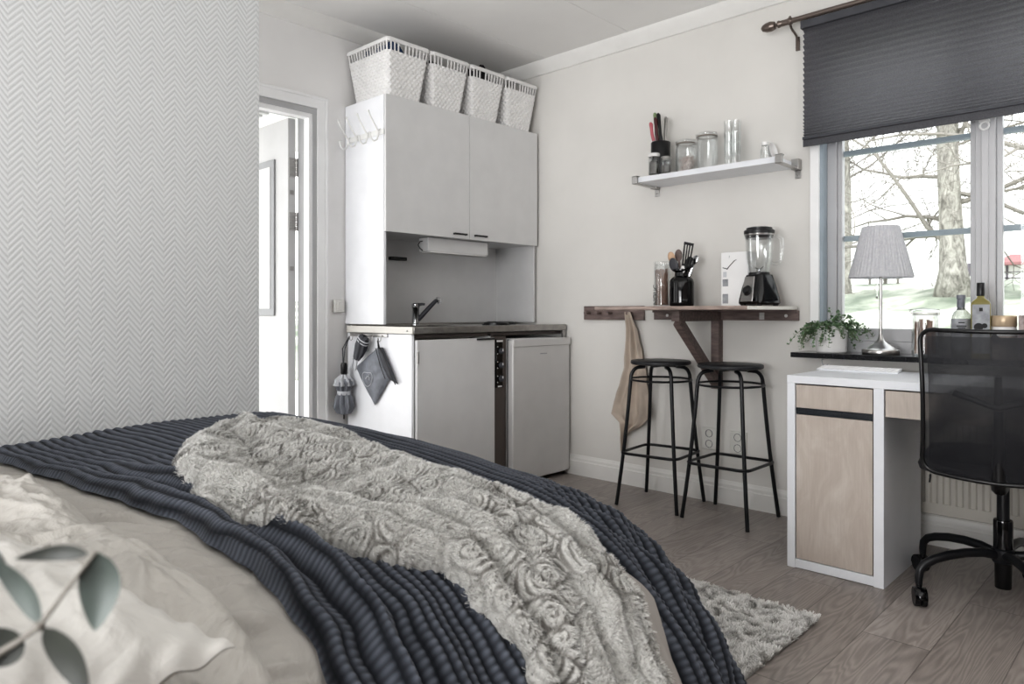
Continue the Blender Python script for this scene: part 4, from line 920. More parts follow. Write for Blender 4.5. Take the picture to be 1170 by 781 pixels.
for j in (0, 4):
    for i in range(np_): k = (i+1) % np_; fs.append((j*np_+i, j*np_+k, (5+j)*np_+k, (5+j)*np_+i))
MB().add(vs, fs).build('lamp_shade', 'shade', t, ang=60)
mb = MB()
for k in range(3): a = 2*PI*k/3; mb.tube([(0, 0, .55), (.074*math.cos(a), .074*math.sin(a), .556)], .0015, 6)
mb.tube([(0, 0, .42), (0, 0, .552)], .002, 6); mb.build('shade_holder', 'nickel', t)
MB().lathe([(.012, .42), (.016, .44), (.022, .47), (.018, .49), (0, .498)], 20).build('bulb', 'ceramic', t)
MB().tube([(.012, .012, .41), (.02, .02, .40), (.022, .022, .33), (.022, .022, .255)], .0008, 5).ball((.022, .022, .25), .005).build('pull_cord', 'nickel', t)
# wide clip jar, bottles, tin, carton
t = clipjar('clip_jar', 'glass clip-top jar of brown sticks on the sill right of the lamp', (3.42, .834, SL), .052, .195, .047)
mb = MB(); rnd = random.Random(5)
for k in range(12):
    a = rnd.uniform(0, 2*PI); r = .034*math.sqrt(rnd.random()); mb.tube([(r*math.cos(a), r*math.sin(a), .008), (r*math.cos(a+.2), r*math.sin(a+.2), rnd.uniform(.12, .155))], rnd.uniform(.006, .008), 8)
ob = mb.build('brown_sticks', 'pasta'); ob.location = (3.42, .834, SL); tag(ob, 'brown sticks standing in the clip-top jar on the sill', 'sticks', kind='stuff')
o = (3.42, .703, SL); t = thing('bottle', 'clear bottle with grey cap and pale label behind the chair', 'bottle', o)
MB().lathe([(0, .003), (.032, 0), (.035, .005), (.035, .165), (.031, .18), (.016, .198), (.0125, .21), (.0125, .235), (0, .235)], 32, cap=False).build('glass', 'bottleglass', t)
MB().lathe([(.0135, .193), (.0145, .196), (.0145, .238), (.0165, .24), (.0165, .255), (0, .256)], 24).build('cap', 'grayfab', t)
MB().lathe([(.0355, .03), (.0356, .032), (.0356, .155), (.0355, .157)], 32, cap=False).build('bottle_label', 'label', t)
for i, (w, z) in enumerate(((.022, .142), (.034, .128), (.026, .120))): MB().box(-.0366, -.036, -w/2, w/2, z-.002, z+.002, mtx=Matrix.Rotation(R_(15), 4, 'Z')).build('print', 'ink', t)
o = (3.41, .632, SL); t = thing('bottle', 'tall square olive oil bottle with dark cap and printed grey label', 'bottle', o, rz=R_(12))
loft(MB(), [rsq(.033, .033, .008, 0), rsq(.034, .034, .008, .004), rsq(.034, .034, .008, .215), rsq(.030, .030, .01, .228), rsq(.016, .016, .012, .240), rsq(.0125, .0125, .0124, .25), rsq(.0125, .0125, .0124, .28)]).build('glass', 'oil', t)
MB().lathe([(.0145, .25), (.015, .253), (.015, .300), (.013, .303), (0, .303)], 24).build('cap', 'black', t)
MB().box(-.0352, -.0342, -.030, .030, .02, .215).build('bottle_label', 'label', t, bevel=0)
MB().box(-.0358, -.0353, -.006, .006, .188, .202).build('print', 'ink', t); MB().lathe([(.016, 0), (.016, .0004)], 20, Matrix.Translation((-.0355, .008, .125)) @ Matrix.Rotation(R_(-90), 4, 'Y')).lathe([(.010, 0), (.010, .0004)], 20, Matrix.Translation((-.0355, -.012, .130)) @ Matrix.Rotation(R_(-90), 4, 'Y')).build('print', 'ink', t)
o = (3.41, .553, SL); t = thing('tin', 'round printed tin with a brass-coloured lid beside the oil bottle', 'tin', o)
MB().lathe([(0, 0), (.040, 0), (.041, .002), (.041, .138), (.040, .14)], 40).build('body', 'tinbody', t)
MB().lathe([(.0415, .128), (.043, .13), (.043, .168), (.041, .171), (0, .171)], 40).build('lid', 'cork', t)
MB().lathe([(.0414, .09), (.0416, .092), (.0416, .124), (.0414, .126)], 40, cap=False).build('paper_band', 'ceramic', t)
MB().lathe([(.024, 0), (.024, .002), (.0, .002)], 24, Matrix.Translation((-.0385, .012, .082)) @ Matrix.Rotation(R_(-75), 4, 'Y')).build('print', 'ink', t)
tag(MB().box(3.37, 3.46, .415, .50, SL, SL+.172).build('carton', 'tissue', bevel=.002), 'taupe cardboard box at the right end of the sill things', 'box')
# ------------------------------------------------------------------ desk chair
o = (2.975, .485, 0); t = thing('desk_chair', 'black swivel desk chair with net backrest and five castors', 'chair', o, rz=R_(7))
FR = .0065
def hw(z): return .210+.013*((z-.70)/.25)**2
zc0, zc1 = .475, .945
def bx(y, z): return -.245-.045*(1-(y/.235)**2)-.05*(z-.475)/.47-.03*math.sin(PI*(z-.475)/.47)
loop = []
rc = .045
for (sy, ztop) in ((1, 1), (-1, 1), (-1, 0), (1, 0)):
    zc = zc1-rc if ztop else zc0+rc; yc = sy*(.232-rc)
    rng_ = {(1, 1): (0, 90), (-1, 1): (90, 180), (-1, 0): (180, 270), (1, 0): (270, 360)}[(sy, ztop)]
    for q in np.linspace(rng_[0], rng_[1], 7):
        y = yc+rc*math.cos(R_(q)); z = zc+rc*math.sin(R_(q)); loop.append((y, z))
L2 = []
for i in range(len(loop)):
    a = loop[i]; b = loop[(i+1) % len(loop)]
    nn = max(1, int(math.hypot(a[0]-b[0], a[1]-b[1])/.03))
    for q in range(nn): L2.append((a[0]+(b[0]-a[0])*q/nn, a[1]+(b[1]-a[1])*q/nn))
def sq(y, z): return y*hw(z)/.235
def sag(y, z): return z+(.006*(1-(y/.23)**2)*(-1) if z > .7 else -.014*(1-(y/.23)**2))
pts = [(bx(y, z), sq(y, z), sag(y, z)) for (y, z) in L2]
MB().tube(pts, .0070, 10, closed=True).build('back_frame', 'black', t)
ny, nz = 40, 44; V = []
for i in range(ny):
    for j in range(nz):
        u = -1+2*i/(ny-1); v = -1+2*j/(nz-1)
        # squircle mapping of the rounded outline
        y = .230*u*math.sqrt(max(0, 1-.06*v*v*v*v)); z = .71+.232*v*math.sqrt(max(0, 1-.045*u*u*u*u))
        V.append((bx(y, z)+.002, sq(y, z), sag(y, z)))
link('net', fastmesh('net', np.array(V), gridquads(ny, nz)), 'net', t)
V2 = [(x+.028*(1-(y/.235)**2)+.004, y*.93, .71+(z-.71)*.93) for (x, y, z) in V]
link('inner_net', fastmesh('inner_net', np.array(V2), gridquads(ny, nz)), 'net', t)
MB().tube([(bx(0, .49)+.01, .0, .47), (-.30, 0, .62), (-.315, 0, .80)], [.02, .016, .01], 12).tube([(-.30, -.12, .74), (-.318, 0, .70), (-.30, .12, .74)], .010, 10).build('back_support', 'black', t)
loft(MB(), [rsq(.205, .215, .09, .452), rsq(.225, .235, .09, .462), rsq(.23, .24, .09, .480), rsq(.22, .23, .09, .503), rsq(.18, .19, .09, .512)], T(-.01, 0, 0)).build('seat', 'black', t)
MB().box(-.11, .1, -.09, .09, .43, .455).tube([(-.1, 0, .44), (-.22, 0, .437), (-.275, 0, .47)], [.03, .026, .02], 10).tube([(0, -.09, .44), (0, -.2, .44), (.0, -.24, .435)], .006, 8).build('tilt_mechanism', 'black', t, bevel=.006)
MB().tube([(-.262, .19, .462), (-.262, .19, .452), (-.261, .192, .435)], .003, 6).build('loose_thread', 'black', t)
MB().lathe([(.019, .27), (.019, .43)], 24).build('gas_rod', 'blacksat', t)
MB().lathe([(.024, .048), (.025, .05), (.026, .13), (.029, .14), (.0295, .278), (.028, .283), (.018, .283)], 28).build('column', 'gloss', t)
MB().lathe([(.03, .135), (.034, .14), (.034, .182), (.03, .186)], 28, cap=False).build('hub', 'blacksat', t)
for k in range(5):
    a = R_(131+72*k); ca, sa = math.cos(a), math.sin(a)
    lg = MB().tube([(r*ca, r*sa, z) for r, z in ((.02, .162), (.08, .172), (.14, .172), (.20, .165), (.25, .153), (.285, .138), (.302, .118), (.306, .09), (.306, .07))], [.015, .0155, .0155, .0155, .015, .0145, .014, .0125, .011], 12).build('leg', 'blacksat', t)
    ct = T(.306*ca, .306*sa, 0) @ Matrix.Rotation(R_(200+50*k), 4, 'Z')
    cs = MB(); wt = ct @ T(.012, 0, .0305) @ Matrix.Rotation(R_(90), 4, 'X')
    cs.lathe([(.0, -.019), (.028, -.019), (.0300, -.017), (.0300, -.004), (.022, -.003)], 28, wt).lathe([(.022, .003), (.0300, .004), (.0300, .017), (.028, .019), (0, .019)], 28, wt).lathe([(.01, -.004), (.01, .004)], 12, wt)
    cs.build('castor', 'black', lg)
    MB().add([Vector((.012+.033*math.cos(q), y, .0305+.033*math.sin(q))) for y in (-.0185, .0185) for q in np.linspace(-.1, PI+.1, 14)], [(i, i+1, 15+i, 14+i) for i in range(13)], ct).lathe([(.010, .058), (.010, .078)], 12, ct).build('castor_hood', 'gloss', lg).modifiers.new('s', 'SOLIDIFY').thickness = .003
# ------------------------------------------------------------------ bed surface
def S(a, b):
    x1, y1, Rc, R, top, sl, fl, k, m, k2 = 1.134, 1.235, .125, .505, .61, .065, .34, .057, .008, -.051
    dx = np.maximum(a-x1, 0); dy = np.maximum(y1-b, 0); d = np.hypot(dx, dy)
    nx = np.where(d > 0, dx/np.maximum(d, 1e-9), 0); ny = np.where(d > 0, -dy/np.maximum(d, 1e-9), 0)
    e = np.maximum(d-Rc, 0); q = np.minimum(e/R, PI/2); ov = np.maximum(e-R*PI/2, 0)
    hh = np.minimum(d, Rc)+R*np.sin(q)+ov*fl
    z = top-R*(1-np.cos(q))-ov-sl*np.minimum(d, Rc)**2
    X = np.minimum(a, x1)+nx*hh; Y = np.maximum(b, y1)+ny*hh; g = np.clip(Y, .5, 3)-1.7
    return np.stack([X+m*g, Y, z+k*g+k2*g*g-.010*sstep(1.5, 2.3, b)-.022*sstep(.95, .45, a)*sstep(1.2, 2.2, b)], -1)
def Sn(a, b, h):
    e = 1e-3; P = S(a, b); n = np.cross(S(a+e, b)-P, S(a, b+e)-P); n /= np.linalg.norm(n, axis=-1, keepdims=True)+1e-12
    return P+n*np.asarray(h)[..., None], n
def ridged(x, y, seed, f=1.0, octs=3):
    s_ = 0; a = 1; t_ = 0
    for o_ in range(octs): s_ = s_+a*(1-2*np.abs(pn(x*f, y*f, seed+o_))); t_ += a; f *= 2.1; a *= .5
    return s_/t_
def navy_edge(b): return np.interp(b, [.3, .88, .93, 1.03, 1.24, 1.45, 1.77, 2.01, 2.32, 2.55], [.54, .558, .571, .577, .577, .571, .519, .497, .458, .445])+.004*np.sin(b*23)+.002*np.sin(b*61)
def navy_low(a, b):
    dE = a-navy_edge(b); e = np.maximum(1.11-b, 0)
    near = sstep(2.15, 1.5, b)
    c1 = .035+.012*np.sin(b*5)+.02*sstep(1.5, 2.2, b); c2 = .115+.015*np.sin(b*4+1)
    h = near*(.020*gauss(dE-c1, .024)+.034*gauss(dE-c2, .022)-.010*gauss(dE-(c1+c2)/2, .016))
    fold = sstep(1.15, .75, b)
    h = h+fold*.011*np.sin(a*2*PI/.105+2*pn(a*3, b*1.5, 9)+1.2*np.sin(b*3))+.004*pn(a*9, b*5, 4)*near
    corner = sstep(1.25, 1.45, a)*sstep(1.3, 1.0, b)
    h = h+corner*.012*np.sin(np.arctan2(a-1.134, 1.235-b)*24+3*pn(a*2, b*2, 2))
    h = h+.005*pn(a*14, b*4, 7)*sstep(.1, .35, dE)*(1-.5*sstep(1.9, 2.4, b))
    return h+.010
def navy_mesh():
    na, nb = 460, 760; t_ = np.linspace(0, 1, na); b = np.linspace(.30, 2.545, nb)
    T_, Bm = np.meshgrid(t_, b, indexing='ij'); ed = navy_edge(Bm); A = ed+(1.93-ed)*T_
    wa = A-(ed-.51)*(1-sstep(0, .55, A-ed))+.010*pn(A*5, Bm*3, 11)+.004*pn(A*18, Bm*9, 12); sp = .0262
    ph = wa/sp; rib = np.abs(np.sin(PI*ph)); row = np.floor(ph)
    cr = .5+.5*np.cos(2*PI*(Bm+.004*pn(A*20, Bm*20, 3))/.0135+PI*(row % 2)*.7)
    h = .0095*rib**.75*(.66+.34*cr)
    h = h*(1-.3*gauss(T_, .01))+navy_low(A, Bm)
    edge = sstep(0, .014, A-ed); h = h*edge+(.0)*(1-edge)
    P, n = Sn(A, Bm, h)
    c0 = np.array([.008, .009, .012]); c1 = np.array([.108, .119, .144])  # shade between ribs and highlights on their tops, painted into the colour
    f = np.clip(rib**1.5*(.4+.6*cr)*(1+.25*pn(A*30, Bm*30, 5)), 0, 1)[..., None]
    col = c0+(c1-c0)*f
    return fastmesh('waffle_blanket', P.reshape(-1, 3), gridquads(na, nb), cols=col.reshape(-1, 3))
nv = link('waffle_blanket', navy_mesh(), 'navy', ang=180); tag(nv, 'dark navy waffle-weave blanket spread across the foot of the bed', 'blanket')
# bed with linen sheet
def sheet_mesh():
    na, nb = 300, 420; A, Bm = np.meshgrid(np.linspace(-.6, 1.85, na), np.linspace(.36, 2.54, nb), indexing='ij')
    dE = navy_edge(Bm)-A
    w = sstep(-.075, -.03, dE)
    wr = pn((Bm+.5*A)*26+1.5*pn(A*5, Bm*5, 21), A*3-Bm, 22)
    h = -.010+w*sstep(-.005, .05, dE)*(.022*wr*gauss(dE-.05, .10)+.014*ridged(A+.6*Bm, Bm*.5-A*.3, 5, 5))-.05*(1-w)
    P, _ = Sn(A, Bm, h); return fastmesh('mattress', P.reshape(-1, 3), gridquads(na, nb))
bed = thing('bed', 'bed against the patterned wall with beige linen bottom sheet', 'bed', (.4, 1.5, 0))
ob = link('bed_sheet', sheet_mesh(), 'linen', bed, ang=180); ob.location = -Vector(bed.location)
MB(bed.location).box(-.6, 1.15, 1.0, 2.50, .30, .44).build('mattress', 'mattress', bed, bevel=.04)
MB(bed.location).box(-.6, 1.20, 1.0, 2.50, .14, .30).build('bed_base', 'mattress', bed, bevel=.01)
for (x, y) in ((-.5, 1.1), (1.1, 1.1), (-.5, 2.4), (1.1, 2.4)): MB(bed.location).lathe([(.025, 0), (.03, .14)], 16, T(x, y, 0)).build('leg', 'black', bed)
# folded back duvet
def duvet_edge(b): return np.interp(b, [.3, .7, .9, 1.05, 1.25, 1.5, 1.8, 2.1, 2.4], [.44, .46, .475, .475, .465, .43, .38, .33, .27])+.012*np.sin(b*9)
def duvet_mesh():
    na, nb = 260, 520; t_ = np.linspace(0, 1, na); b = np.linspace(.40, 2.53, nb); T_, Bm = np.meshgrid(t_, b, indexing='ij')
    ed = duvet_edge(Bm); A = -.5+(ed+.5)*T_; dE = ed-A
    th = .088*np.sqrt(np.clip(1-np.clip(1-dE/.075, 0, 1)**2, 0, 1))*(.78+.22*np.sin(Bm*7+1))*sstep(2.53, 2.3, Bm)
    qx = A+.05*pn(A*6, Bm*6, 41); qy = Bm+.06*pn(A*6, Bm*6, 42)
    wr = .030*ridged(qx*1.2+qy*.6, qy*.5-qx*.9, 31, 4.5)+.010*pn(qx*9, qy*7, 35)+.008*ridged(qx+qy*.8, qy*.6-qx, 38, 13, 3)
    h = -.008+th+wr*sstep(0, .05, dE)
    P, _ = Sn(A, Bm, h); return fastmesh('duvet', P.reshape(-1, 3), gridquads(na, nb))
tag(link('duvet', duvet_mesh(), 'linen3', ang=180), 'crumpled beige linen duvet folded back beside the navy blanket', 'duvet')
# front pillow
def pillow_mesh(cn, z0, th, seed, n=150):
    cn = np.array(cn); g = np.linspace(0, 1, n); U, V = np.meshgrid(g, g, indexing='ij')
    W = lambda i: cn[i][None, None, :]
    P = (W(0)*((1-U)*(1-V))[..., None]+W(1)*(U*(1-V))[..., None]+W(2)*(U*V)[..., None]+W(3)*((1-U)*V)[..., None])
    c = cn.mean(0); bow = 1-.07*(np.sin(PI*U)*(1-np.sin(PI*V))**2+np.sin(PI*V)*(1-np.sin(PI*U))**2)
    P = c+(P-c)*bow[..., None]
    e = (np.clip(np.sin(PI*U), 0, 1)*np.clip(np.sin(PI*V), 0, 1)); puff = e**.42
    X, Y = P[..., 0], P[..., 1]
    rr = np.minimum(np.minimum(U, 1-U), np.minimum(V, 1-V))
    w = (.020*ridged(X*.9+Y*.5, Y*.8-X*.5, seed, 6)+.006*pn(X*24, Y*20, seed+3)+.003*ridged(X, Y, seed+6, 20, 2))*sstep(0, .2, e)
    ruff = .004*np.sin((U+V)*70)*gauss(rr, .04)
    top = np.stack([X, Y, P[..., 2]+th*puff+w+ruff], -1); bot = np.stack([X, Y, P[..., 2]-.03*puff-.001+ruff], -1)
    v = np.concatenate([top.reshape(-1, 3), bot.reshape(-1, 3)]); q = np.concatenate([gridquads(n, n), gridquads(n, n, n*n)[:, ::-1]])
    return fastmesh('pillow', v, q)
tag(link('pillow', pillow_mesh([(.365, .765, .632), (.215, 1.20, .685), (-.36, 1.10, .69), (-.22, .60, .62)], 0, .085, 51), 'linen2', ang=180), 'off-white linen pillow in front with one pointed corner on the duvet', 'pillow')
# ------------------------------------------------------------------ fur throw
bk = [.30, .5, .64, .72, .785, .89, .976, 1.06, 1.17, 1.27, 1.35, 1.49, 1.70, 1.83, 1.92, 2.05, 2.12, 2.15, 2.165]
al = [.80, .825, .835, .85, .86, .85, .842, .752, .70, .661, .643, .629, .672, .72, .765, .88, .96, 1.02, 1.06]
ar = [1.07, 1.10, 1.13, 1.165, 1.19, 1.205, 1.20, 1.185, 1.17, 1.16, 1.155, 1.135, 1.165, 1.185, 1.20, 1.20, 1.18, 1.15, 1.11]
_c = np.random.RandomState(9); _cells = {}
_gx = _c.rand(64, 64, 2)
def rosette(x, y):
    s_ = .066; gx = x/s_; gy = y/s_; ix = np.floor(gx).astype(int); iy = np.floor(gy).astype(int)
    f1 = np.full(x.shape, 9.); f2 = np.full(x.shape, 9.); cx_ = np.zeros(x.shape); cy_ = np.zeros(x.shape)
    for i in (-1, 0, 1):
        for j in (-1, 0, 1):
            q = _gx[(ix+i) % 64, (iy+j) % 64]; px = ix+i+.15+.7*q[..., 0]; py = iy+j+.15+.7*q[..., 1]; d = np.hypot(gx-px, gy-py)
            m1 = d < f1; f2 = np.where(m1, f1, np.minimum(f2, d)); cx_ = np.where(m1, px, cx_); cy_ = np.where(m1, py, cy_); f1 = np.where(m1, d, f1)
    th = np.arctan2(gy-cy_, gx-cx_); r = f1*s_
    sw = np.sin(2*PI*r/.0125-th+1.4*pn(x*40, y*40, 71)+1.2*pn(x*12, y*12, 72)); edge = sstep(.01, .12, f2-f1)
    g = sstep(-.95, -.1, sw+.4*np.sin(th*3+r*60))
    fl = .25+.6*sstep(-.3, .25, pn(x*8, y*5, 77))
    return 1-(1-g*edge)*fl
def fur_pt(s_, t_):
    """s along the length (bed b), t across"""
    b = s_; a0 = np.interp(b, bk, al); a1 = np.interp(b, bk, ar); wob = .006*np.sin(b*41)+.004*np.sin(b*97)
    a = a0+wob+(a1-a0)*t_; w = a1-a0
    low = navy_low(a, b)
    d = np.minimum(np.minimum(t_, 1-t_)*w, (2.168-b)); r = .034
    th = .030*np.sqrt(np.clip(1-np.clip(1-d/r, 0, 1)**2, 0, 1))
    near = sstep(1.45, 1.0, b)
    tt = t_+.10*np.sin(b*4.2)+.03*pn(a*4, b*4, 61)
    f1 = near*(.017*np.abs(np.sin(PI*(tt*5.2+.3)))**1.5)
    rope = (1-near)*(.024*gauss(t_-(.62-.30*(b-1.7)+.12*np.sin((b-1.2)*5)), .085)-.018*gauss(t_-.40, .12)*sstep(2.05, 1.8, b)+.012*gauss(t_-.12, .13)+.006*gauss(t_-.93, .10))
    big = .007*pn(a*8, b*6, 63)+.004*pn(a*17, b*13, 65)
    h = low*.8+.006+th+(f1+rope+big)*sstep(0, .04, d)
    return a, b, h, d
def furmesh():
    ns, nt_ = 560, 200; s_ = np.linspace(.30, 2.166, ns); t_ = np.linspace(0, 1, nt_); Sg, Tg = np.meshgrid(s_, t_, indexing='ij')
    a, b, h, d = fur_pt(Sg, Tg); ro = rosette(a, b)
    P, n = Sn(a, b, h+.0035*ro*sstep(0, .02, d)-.008*(d < 1e-4))
    dk = np.array([.10, .092, .082]); lt = np.array([.48, .475, .455]); col = dk+(lt-dk)*ro[..., None]
    V = [P.reshape(-1, 3)]; Q = [gridquads(ns, nt_)]; Cc = [col.reshape(-1, 3)]
    # tufts
    rs = np.random.RandomState(5); N = 230000
    ts = .30+(2.162-.30)*rs.rand(N); tt = rs.rand(N)
    w = np.interp(ts, bk, ar)-np.interp(ts, bk, al); keep = rs.rand(N) < np.clip(w/.5, .1, 1); ts = ts[keep]; tt = tt[keep]; N = len(ts)
    a, b, h, d = fur_pt(ts, tt); e = .0015
    ro = rosette(a, b); base, _ = Sn(a, b, h+.0035*ro*sstep(0, .02, d)-.001)
    def pos(s1, t1): a1, b1, h1, d1 = fur_pt(s1, t1); return Sn(a1, b1, h1)[0]
    n = np.cross(pos(ts, np.clip(tt+.006, 0, 1))-pos(ts, np.clip(tt-.006, 0, 1)), pos(ts+.003, tt)-pos(ts-.003, tt)); n /= np.linalg.norm(n, axis=1, keepdims=True)+1e-9
    n0 = Sn(a, b, h)[1]; sg = np.sign((n*n0).sum(1, keepdims=True)); sg[sg == 0] = 1; n *= sg
    # pile lies away from the grooves
    gx = (rosette(a+.003, b)-rosette(a-.003, b)); gy = (rosette(a, b+.003)-rosette(a, b-.003))
    ta = np.array([1, 0, 0.]); 
    tx = S(a+e, b)-S(a, b); tx /= np.linalg.norm(tx, axis=1, keepdims=True)+1e-9; ty = S(a, b+e)-S(a, b); ty /= np.linalg.norm(ty, axis=1, keepdims=True)+1e-9
    ndir = pn(a*22, b*22, 81)*PI*1.2
    lay = tx*(np.cos(ndir)*.45+gx*.35)[:, None]+ty*(np.sin(ndir)*.45-.25+gy*.35)[:, None]
    dirv = n*.85+lay+rs.randn(N, 3)*.16; dirv /= np.linalg.norm(dirv, axis=1, keepdims=True)
    ln = (.0065+.004*rs.rand(N))*(.6+.4*ro); edge = d < .02; ln = np.where(edge, ln*1.15, ln)
    side = np.cross(dirv, rs.randn(N, 3)); side /= np.linalg.norm(side, axis=1, keepdims=True)+1e-9; wd = (.0004+.0004*rs.rand(N))[:, None]
    mid = base+dirv*ln[:, None]*.55; tip = base+dirv*ln[:, None]+lay*ln[:, None]*.35
    v = np.stack([base-side*wd, base+side*wd, mid+side*wd*.8, mid-side*wd*.8, tip], 1).reshape(-1, 3)
    o_ = sum(len(x) for x in V); k = np.arange(N)*5+o_
    Q.append(np.stack([k, k+1, k+2, k+3], 1)); Tr = np.stack([k+3, k+2, k+4], 1)
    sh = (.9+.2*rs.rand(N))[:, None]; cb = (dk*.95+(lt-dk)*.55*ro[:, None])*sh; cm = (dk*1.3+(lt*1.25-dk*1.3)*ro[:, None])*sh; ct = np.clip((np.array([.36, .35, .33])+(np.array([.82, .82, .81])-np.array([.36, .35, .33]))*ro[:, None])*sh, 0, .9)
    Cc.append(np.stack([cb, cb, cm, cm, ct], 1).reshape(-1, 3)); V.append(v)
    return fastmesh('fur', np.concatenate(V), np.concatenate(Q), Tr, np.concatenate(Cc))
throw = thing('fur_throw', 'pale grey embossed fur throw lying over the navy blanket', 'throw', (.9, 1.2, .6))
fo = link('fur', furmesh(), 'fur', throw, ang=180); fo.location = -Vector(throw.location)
def lining():
    ns = 160; s_ = np.linspace(.36, .98, ns); rows = []
    a1 = np.interp(s_, bk, ar)
    wdt = .075*sstep(.98, .78, s_)
    for q in np.linspace(0, 1, 14):
        a = a1-.02+(wdt+.02)*q; P, _ = Sn(a, s_, navy_low(a, s_)*.9+.009+.008*math.sin(PI*q)); rows.append(P)
    return fastmesh('lining', np.stack(rows, 0).reshape(-1, 3), gridquads(14, ns))
fo = link('lining', lining(), 'lining', throw, ang=180); fo.location = -Vector(throw.location)
fo['label'] = 'smooth grey backing showing along the edge'
# ------------------------------------------------------------------ shag rug
def rugmesh():
    x0, x1, y0, y1 = 1.45, 2.37, .885, 1.62; rs = np.random.RandomState(8); V = []; Q = []; Cc = []
    nx, ny = 60, 50; X, Y = np.meshgrid(np.linspace(x0, x1, nx), np.linspace(y0, y1, ny), indexing='ij')
    P = np.stack([X, Y, np.full_like(X, .006)], -1).reshape(-1, 3); V.append(P); Q.append(gridquads(nx, ny)); Cc.append(np.tile([.32, .31, .29], (len(P), 1)))
    N = 80000; x = x0+(x1-x0)*rs.rand(N); y = y0+(y1-y0)*rs.rand(N)
    ang = pn(x*16, y*16, 91)*PI*2; lean = .5+.35*pn(x*30, y*30, 93)
    dirv = np.stack([np.cos(ang)*lean, np.sin(ang)*lean, np.full(N, .8)], 1)+rs.randn(N, 3)*.22; dirv[:, 2] = np.abs(dirv[:, 2])+.15; dirv /= np.linalg.norm(dirv, axis=1, keepdims=True)
    ln = (.015+.010*rs.rand(N))[:, None]*(.75+.5*(pn(x*22, y*22, 95)[:, None]*.5+.5)); base = np.stack([x, y, np.full(N, .005)], 1)
    side = np.cross(dirv, rs.randn(N, 3)); side /= np.linalg.norm(side, axis=1, keepdims=True); wd = (.0009+.0007*rs.rand(N))[:, None]
    mid = base+dirv*ln*.6; bend = np.stack([np.cos(ang), np.sin(ang), -.6*np.ones(N)], 1)*.3; tip = mid+(dirv+bend)*ln*.4
    for sd in (side, np.cross(side, dirv)):
        v = np.stack([base-sd*wd, base+sd*wd, mid+sd*wd, mid-sd*wd, tip+sd*wd*.6, tip-sd*wd*.6], 1).reshape(-1, 3); o_ = sum(len(q) for q in V); k = np.arange(N)*6+o_
        Q += [np.stack([k, k+1, k+2, k+3], 1), np.stack([k+3, k+2, k+4, k+5], 1)]; sh = (.88+.2*rs.rand(N))[:, None]
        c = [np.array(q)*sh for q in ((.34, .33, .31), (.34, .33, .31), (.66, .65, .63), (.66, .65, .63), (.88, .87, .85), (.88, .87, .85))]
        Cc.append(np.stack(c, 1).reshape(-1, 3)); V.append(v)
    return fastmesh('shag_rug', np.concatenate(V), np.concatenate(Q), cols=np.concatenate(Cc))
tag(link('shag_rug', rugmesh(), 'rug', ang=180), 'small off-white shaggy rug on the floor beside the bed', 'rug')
# ------------------------------------------------------------------ eucalyptus branch close to the camera
t = thing('eucalyptus_branch', 'blurred eucalyptus branch with grey-green leaves close in front of the pillow', 'branch', (.1, .5, .80))
o = Vector((.1, .5, .80))
MB(o).tube([(.137, .4655, .860), (.1268, .4762, .841), (.1145, .4891, .817), (.1057, .4984, .8078), (.0987, .5057, .8017), (.07, .52, .77), (.03, .54, .70), (.0, .56, .64), (-.01, .565, .615)], [.0010, .0012, .0016, .0018, .002, .0022, .0026, .003, .003], 8).ball((.1145, .4891, .817), .003).build('stem', 'eucastem', t)
def eleaf(base, tip, w, tilt, m, curl=.12):
    base = Vector(base); tip = Vector(tip); ax = tip-base; l = ax.length; ax.normalize(); vd = Vector((c_, s_c, 0)); sd = ax.cross(vd).normalized(); nn = sd.cross(ax).normalized()
    sd = (sd*math.cos(tilt)+nn*math.sin(tilt)).normalized(); nn = sd.cross(ax).normalized(); vs = []; fs = []; n = 12; k = 7
    for i in range(n+1):
        f = i/n; ww = w*(math.sin(PI*f**.85)**.75)*(1-.15*f)
        for j in range(k):
            q = -1+2*j/(k-1); vs.append(base+ax*l*f+sd*ww*.5*q+nn*(l*curl*math.sin(PI*f)-abs(q)**1.5*w*.10*math.sin(PI*f)))
    for i in range(n):
        for j in range(k-1): fs.append((i*k+j, i*k+j+1, (i+1)*k+j+1, (i+1)*k+j))
    return MB(o).add(vs, fs).build('leaf', m, t, ang=180)
c_, s_c = .7248, .689
eleaf((.1340, .4680, .8595), (.1040, .5000, .8560), .010, .0, 'eucad', .16)
eleaf((.1385, .4645, .8600), (.1370, .4665, .8135), .0255, .1, 'euca')
eleaf((.1150, .4890, .8180), (.0930, .5080, .8590), .022, .35, 'euca', .1)
eleaf((.1165, .4880, .8160), (.1345, .4700, .7740), .032, -.4, 'eucad', .1)
eleaf((.1085, .4960, .8105), (.0850, .5180, .7960), .027, .2, 'eucad', .1)
eleaf((.1020, .5040, .8500), (.0850, .5200, .8700), .014, .5, 'euca', .1)
